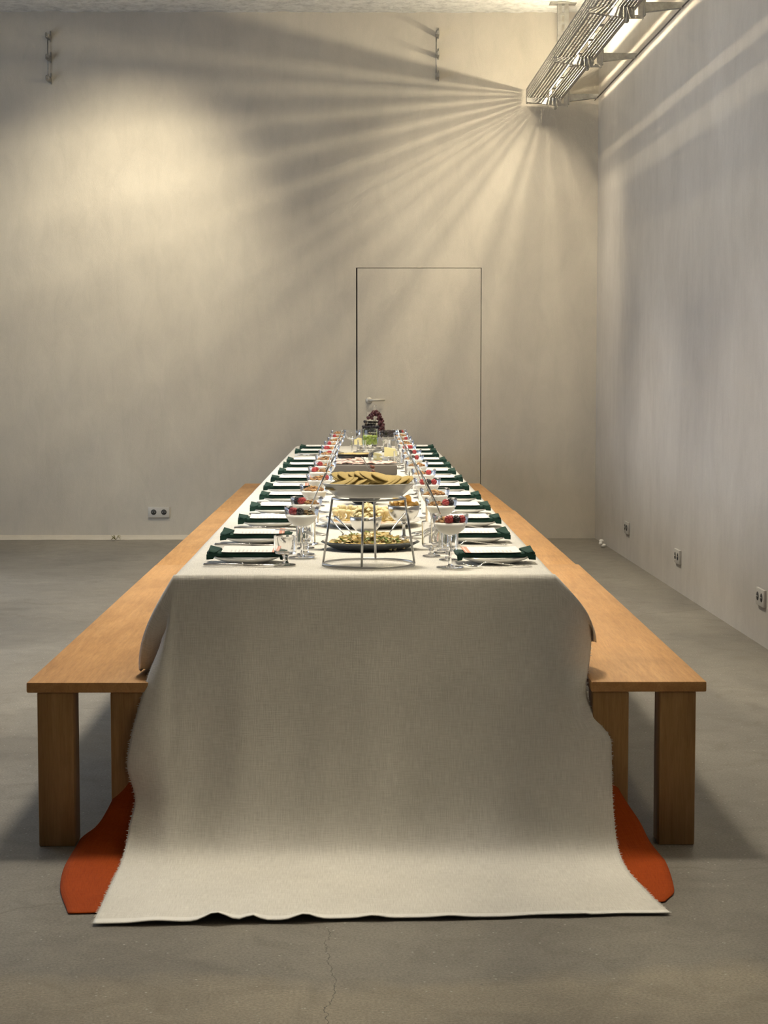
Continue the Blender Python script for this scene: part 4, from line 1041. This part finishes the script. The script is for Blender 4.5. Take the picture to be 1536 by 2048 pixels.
# jar of green grapes
jx, jy = .038, 13.0
e = empty('glass_jar', (jx, jy, Z0), 0, 'wide footed clear glass jar of green grapes near the far end', 'jar')
put('vessel', MB().add(lathe([(0, .060), (.040, .060), (.054, .066), (.058, .076), (.058, .155), (.055, .163), (.056, .172), (.054, .172)], 32)).mesh('jar_vessel', M_THIN), parent=e)
put('foot', MB().add(lathe([(0, 0), (.045, 0), (.046, .003), (.014, .010), (.011, .035), (.022, .0595), (0, .0597)], 28)).mesh('jar_foot', M_GLASS, True, True), parent=e)
grape_m = MB().add(ball(12, 9)).mesh('grape', M_GREENG); rgrape_m = MB().add(ball(10, 8)).mesh('red_grape', M_REDG); bgrape_m = MB().add(ball(10, 8)).mesh('black_grape', M_BLACKG)
def bunch(name, loc, pts, mesh, rad, label, group=None):
    e = empty(name, loc, 0, label, 'grapes', group); r = random.Random(len(pts))
    for p in pts: put('grape', mesh, p, parent=e, rot=(r.uniform(0, 3), r.uniform(0, 3), 0), scale=(rad, rad, rad * 1.12))
    return e
rg = random.Random(3); pts = []
for lv in range(3):
    for k in range(8):
        a = k * .785 + lv * .4; q = .040 if k % 8 < 8 else 0; pts.append((q * math.cos(a), q * math.sin(a), .074 + .021 * lv + rg.uniform(-.002, .002)))
    pts.append((.006, 0, .076 + .021 * lv))
    pts.append((-.018, .006, .076 + .021 * lv))
b = bunch('green_grapes', (jx, jy, Z0), pts, grape_m, .0118, 'bright green grapes in the footed clear glass jar')
put('stalk', MB().add(tube([(0, 0, .12), (.004, 0, .138), (-.006, .004, .150)], .0022, 6)).mesh('grape_stalk', M_STEM), parent=b)

# tall glass tiered stand with dark fruit at the far end
tx, ty = .075, 13.9
e = empty('tiered_stand', (tx, ty, Z0), 0, 'tall two tier glass stand heaped with dark grapes at the far end', 'stand')
def tier(z, r): return lathe([(0, z), (r * .8, z), (r, z + .012), (r + .001, z + .014), (r - .002, z + .0145), (r * .79, z + .004), (0, z + .004)], 32)
put('lower_plate', MB().add(tier(.105, .10)).mesh('lower_plate', M_GLASS, True, True), parent=e)
put('upper_plate', MB().add(tier(.19, .07)).mesh('upper_plate', M_GLASS, True, True), parent=e)
put('foot', MB().add(lathe([(0, 0), (.06, 0), (.061, .004), (.015, .012), (.010, .05), (.018, .1045), (0, .1048)], 28)).mesh('stand_foot', M_GLASS, True, True), parent=e)
put('column', MB().add(lathe([(.008, .110), (.006, .150), (.010, .1895), (0, .1897)], 14)).mesh('stand_column', M_GLASS, True), parent=e)
put('finial', MB().add(lathe([(0, .195), (.008, .197), (.006, .27), (.014, .29), (.018, .305), (.012, .32), (0, .324)], 16)).mesh('finial', M_GLASS, True, True), parent=e)
pts = []
for k in range(26):
    a = PI * .55 + (k % 9) * .23 + rg.uniform(-.1, .1); q = rg.uniform(.045, .088); pts.append((q * math.cos(a) * 1.0 + .012, q * math.sin(a) * .7 - .025 + rg.uniform(-.02, .02), .125 + rg.uniform(0, .055) + (.020 if math.cos(a) < -.85 else 0)))
for k in range(10): pts.append((-.09 + .004 * k + rg.uniform(-.01, .01), -.045 + rg.uniform(-.01, .01), .130 + rg.uniform(0, .035) * (1 - k / 12)))
for k in range(36): pts.append((-.085 + .0105 * (k % 12), -.062 + rg.uniform(-.008, .008), .126 + .016 * (k // 12) + rg.uniform(0, .006)))
b = bunch('black_grapes', (tx, ty, Z0), pts, bgrape_m, .0105, 'nearly black grapes along the left of the tiered glass stand')
put('stalk', MB().add(tube([(-.07, -.06, .15), (-.062, -.06, .185), (-.066, -.062, .20)], .002, 6)).mesh('grape_stalk', M_STEM), parent=b)
pts = []
for k in range(115):
    u = k / 114; x = -.035 + .085 * min(1, u * 1.9) + rg.uniform(-.018, .018); z = .225 + .045 * math.sin(min(1, u * 2) * PI) - max(0, u - .35) * .19 + rg.uniform(-.012, .012)
    pts.append((x, -.062 + rg.uniform(-.022, .016), max(.03, z)))
b = bunch('red_grapes', (tx, ty, Z0), pts, rgrape_m, .0098, 'dark red grape bunch tumbling down the right of the tiered stand')
put('stalk', MB().add(tube([(.05, -.07, .16), (.07, -.072, .145), (.085, -.07, .13)], .0022, 6)).mesh('grape_stalk', M_STEM), parent=b)
put('stalk', MB().add(tube([(.06, -.07, .10), (.08, -.072, .098), (.10, -.07, .096)], .002, 6)).mesh('grape_stalk', M_STEM), parent=b)

# glass bowl of blackberries to the right of the stand
gx2, gy2 = .168, 13.25
e = empty('glass_bowl', (gx2, gy2, Z0), 0, 'tall footed glass bowl of blackberries right of the tiered stand', 'bowl')
put('bowl', MB().add(lathe([(.01, .075), (.04, .078), (.062, .095), (.066, .125), (.067, .15)], 30)).mesh('fruit_bowl', M_THIN), parent=e)
put('foot', MB().add(lathe([(0, 0), (.045, 0), (.046, .003), (.012, .010), (.008, .04), (.016, .0745), (0, .0748)], 24)).mesh('fruit_bowl_foot', M_GLASS, True, True), parent=e)
rk = random.Random(8)
for k in range(30):
    a = k * 2.4; q = .048 * math.sqrt((k % 15 + .5) / 15); z = .118 + (.024 if k > 14 else 0) + rk.uniform(0, .004)
    tag(put('blackberry', blk_m[0], (gx2 + q * math.cos(a), gy2 + q * math.sin(a), Z0 + z), rot=(rk.uniform(0, 3), rk.uniform(0, 3), 0)), 'blackberry heaped in the tall footed glass bowl', 'berry', 'blackberries in the glass bowl')
# extra glasses and a cheese plate near the far end
def bigcoupe(x, y, s, label):
    e = glass_thing('wine_glass', (cp_bowl, cp_stem, cp_foot), (x, y, Z0), 0, label, 'glass', 'large glasses near the far end'); e.scale = (s, s, s); return e
bigcoupe(-.085, 12.75, 1.12, 'large empty stemmed glass left of the green grape jar')
e2 = empty('cheese_stand', (-.045, 13.2, Z0), 0, 'small steel footed cheese stand left of the green grape jar', 'stand')
for ch in [o for o in bpy.data.objects if o.parent == cheese_stand0]:
    c2 = ch.copy(); COL.objects.link(c2); c2.parent = e2
wedge((-.075, 13.2, Z0 + .050), .3, .066, 'pale cheese wedge on the small stand left of the green grape jar')
glass_thing('water_glass', tum, (-.02, 12.75, Z0), 0, 'footed water glass in front of the green grape jar', 'glass', 'glasses in the middle')
glass_thing('water_glass', tum, (.155, 12.7, Z0), 0, 'footed water glass right of the green grape jar', 'glass', 'glasses in the middle')
glass_thing('water_glass', tum, (.20, 10.9, Z0), 0, 'footed water glass right of the cold cut platter', 'glass', 'glasses in the middle')
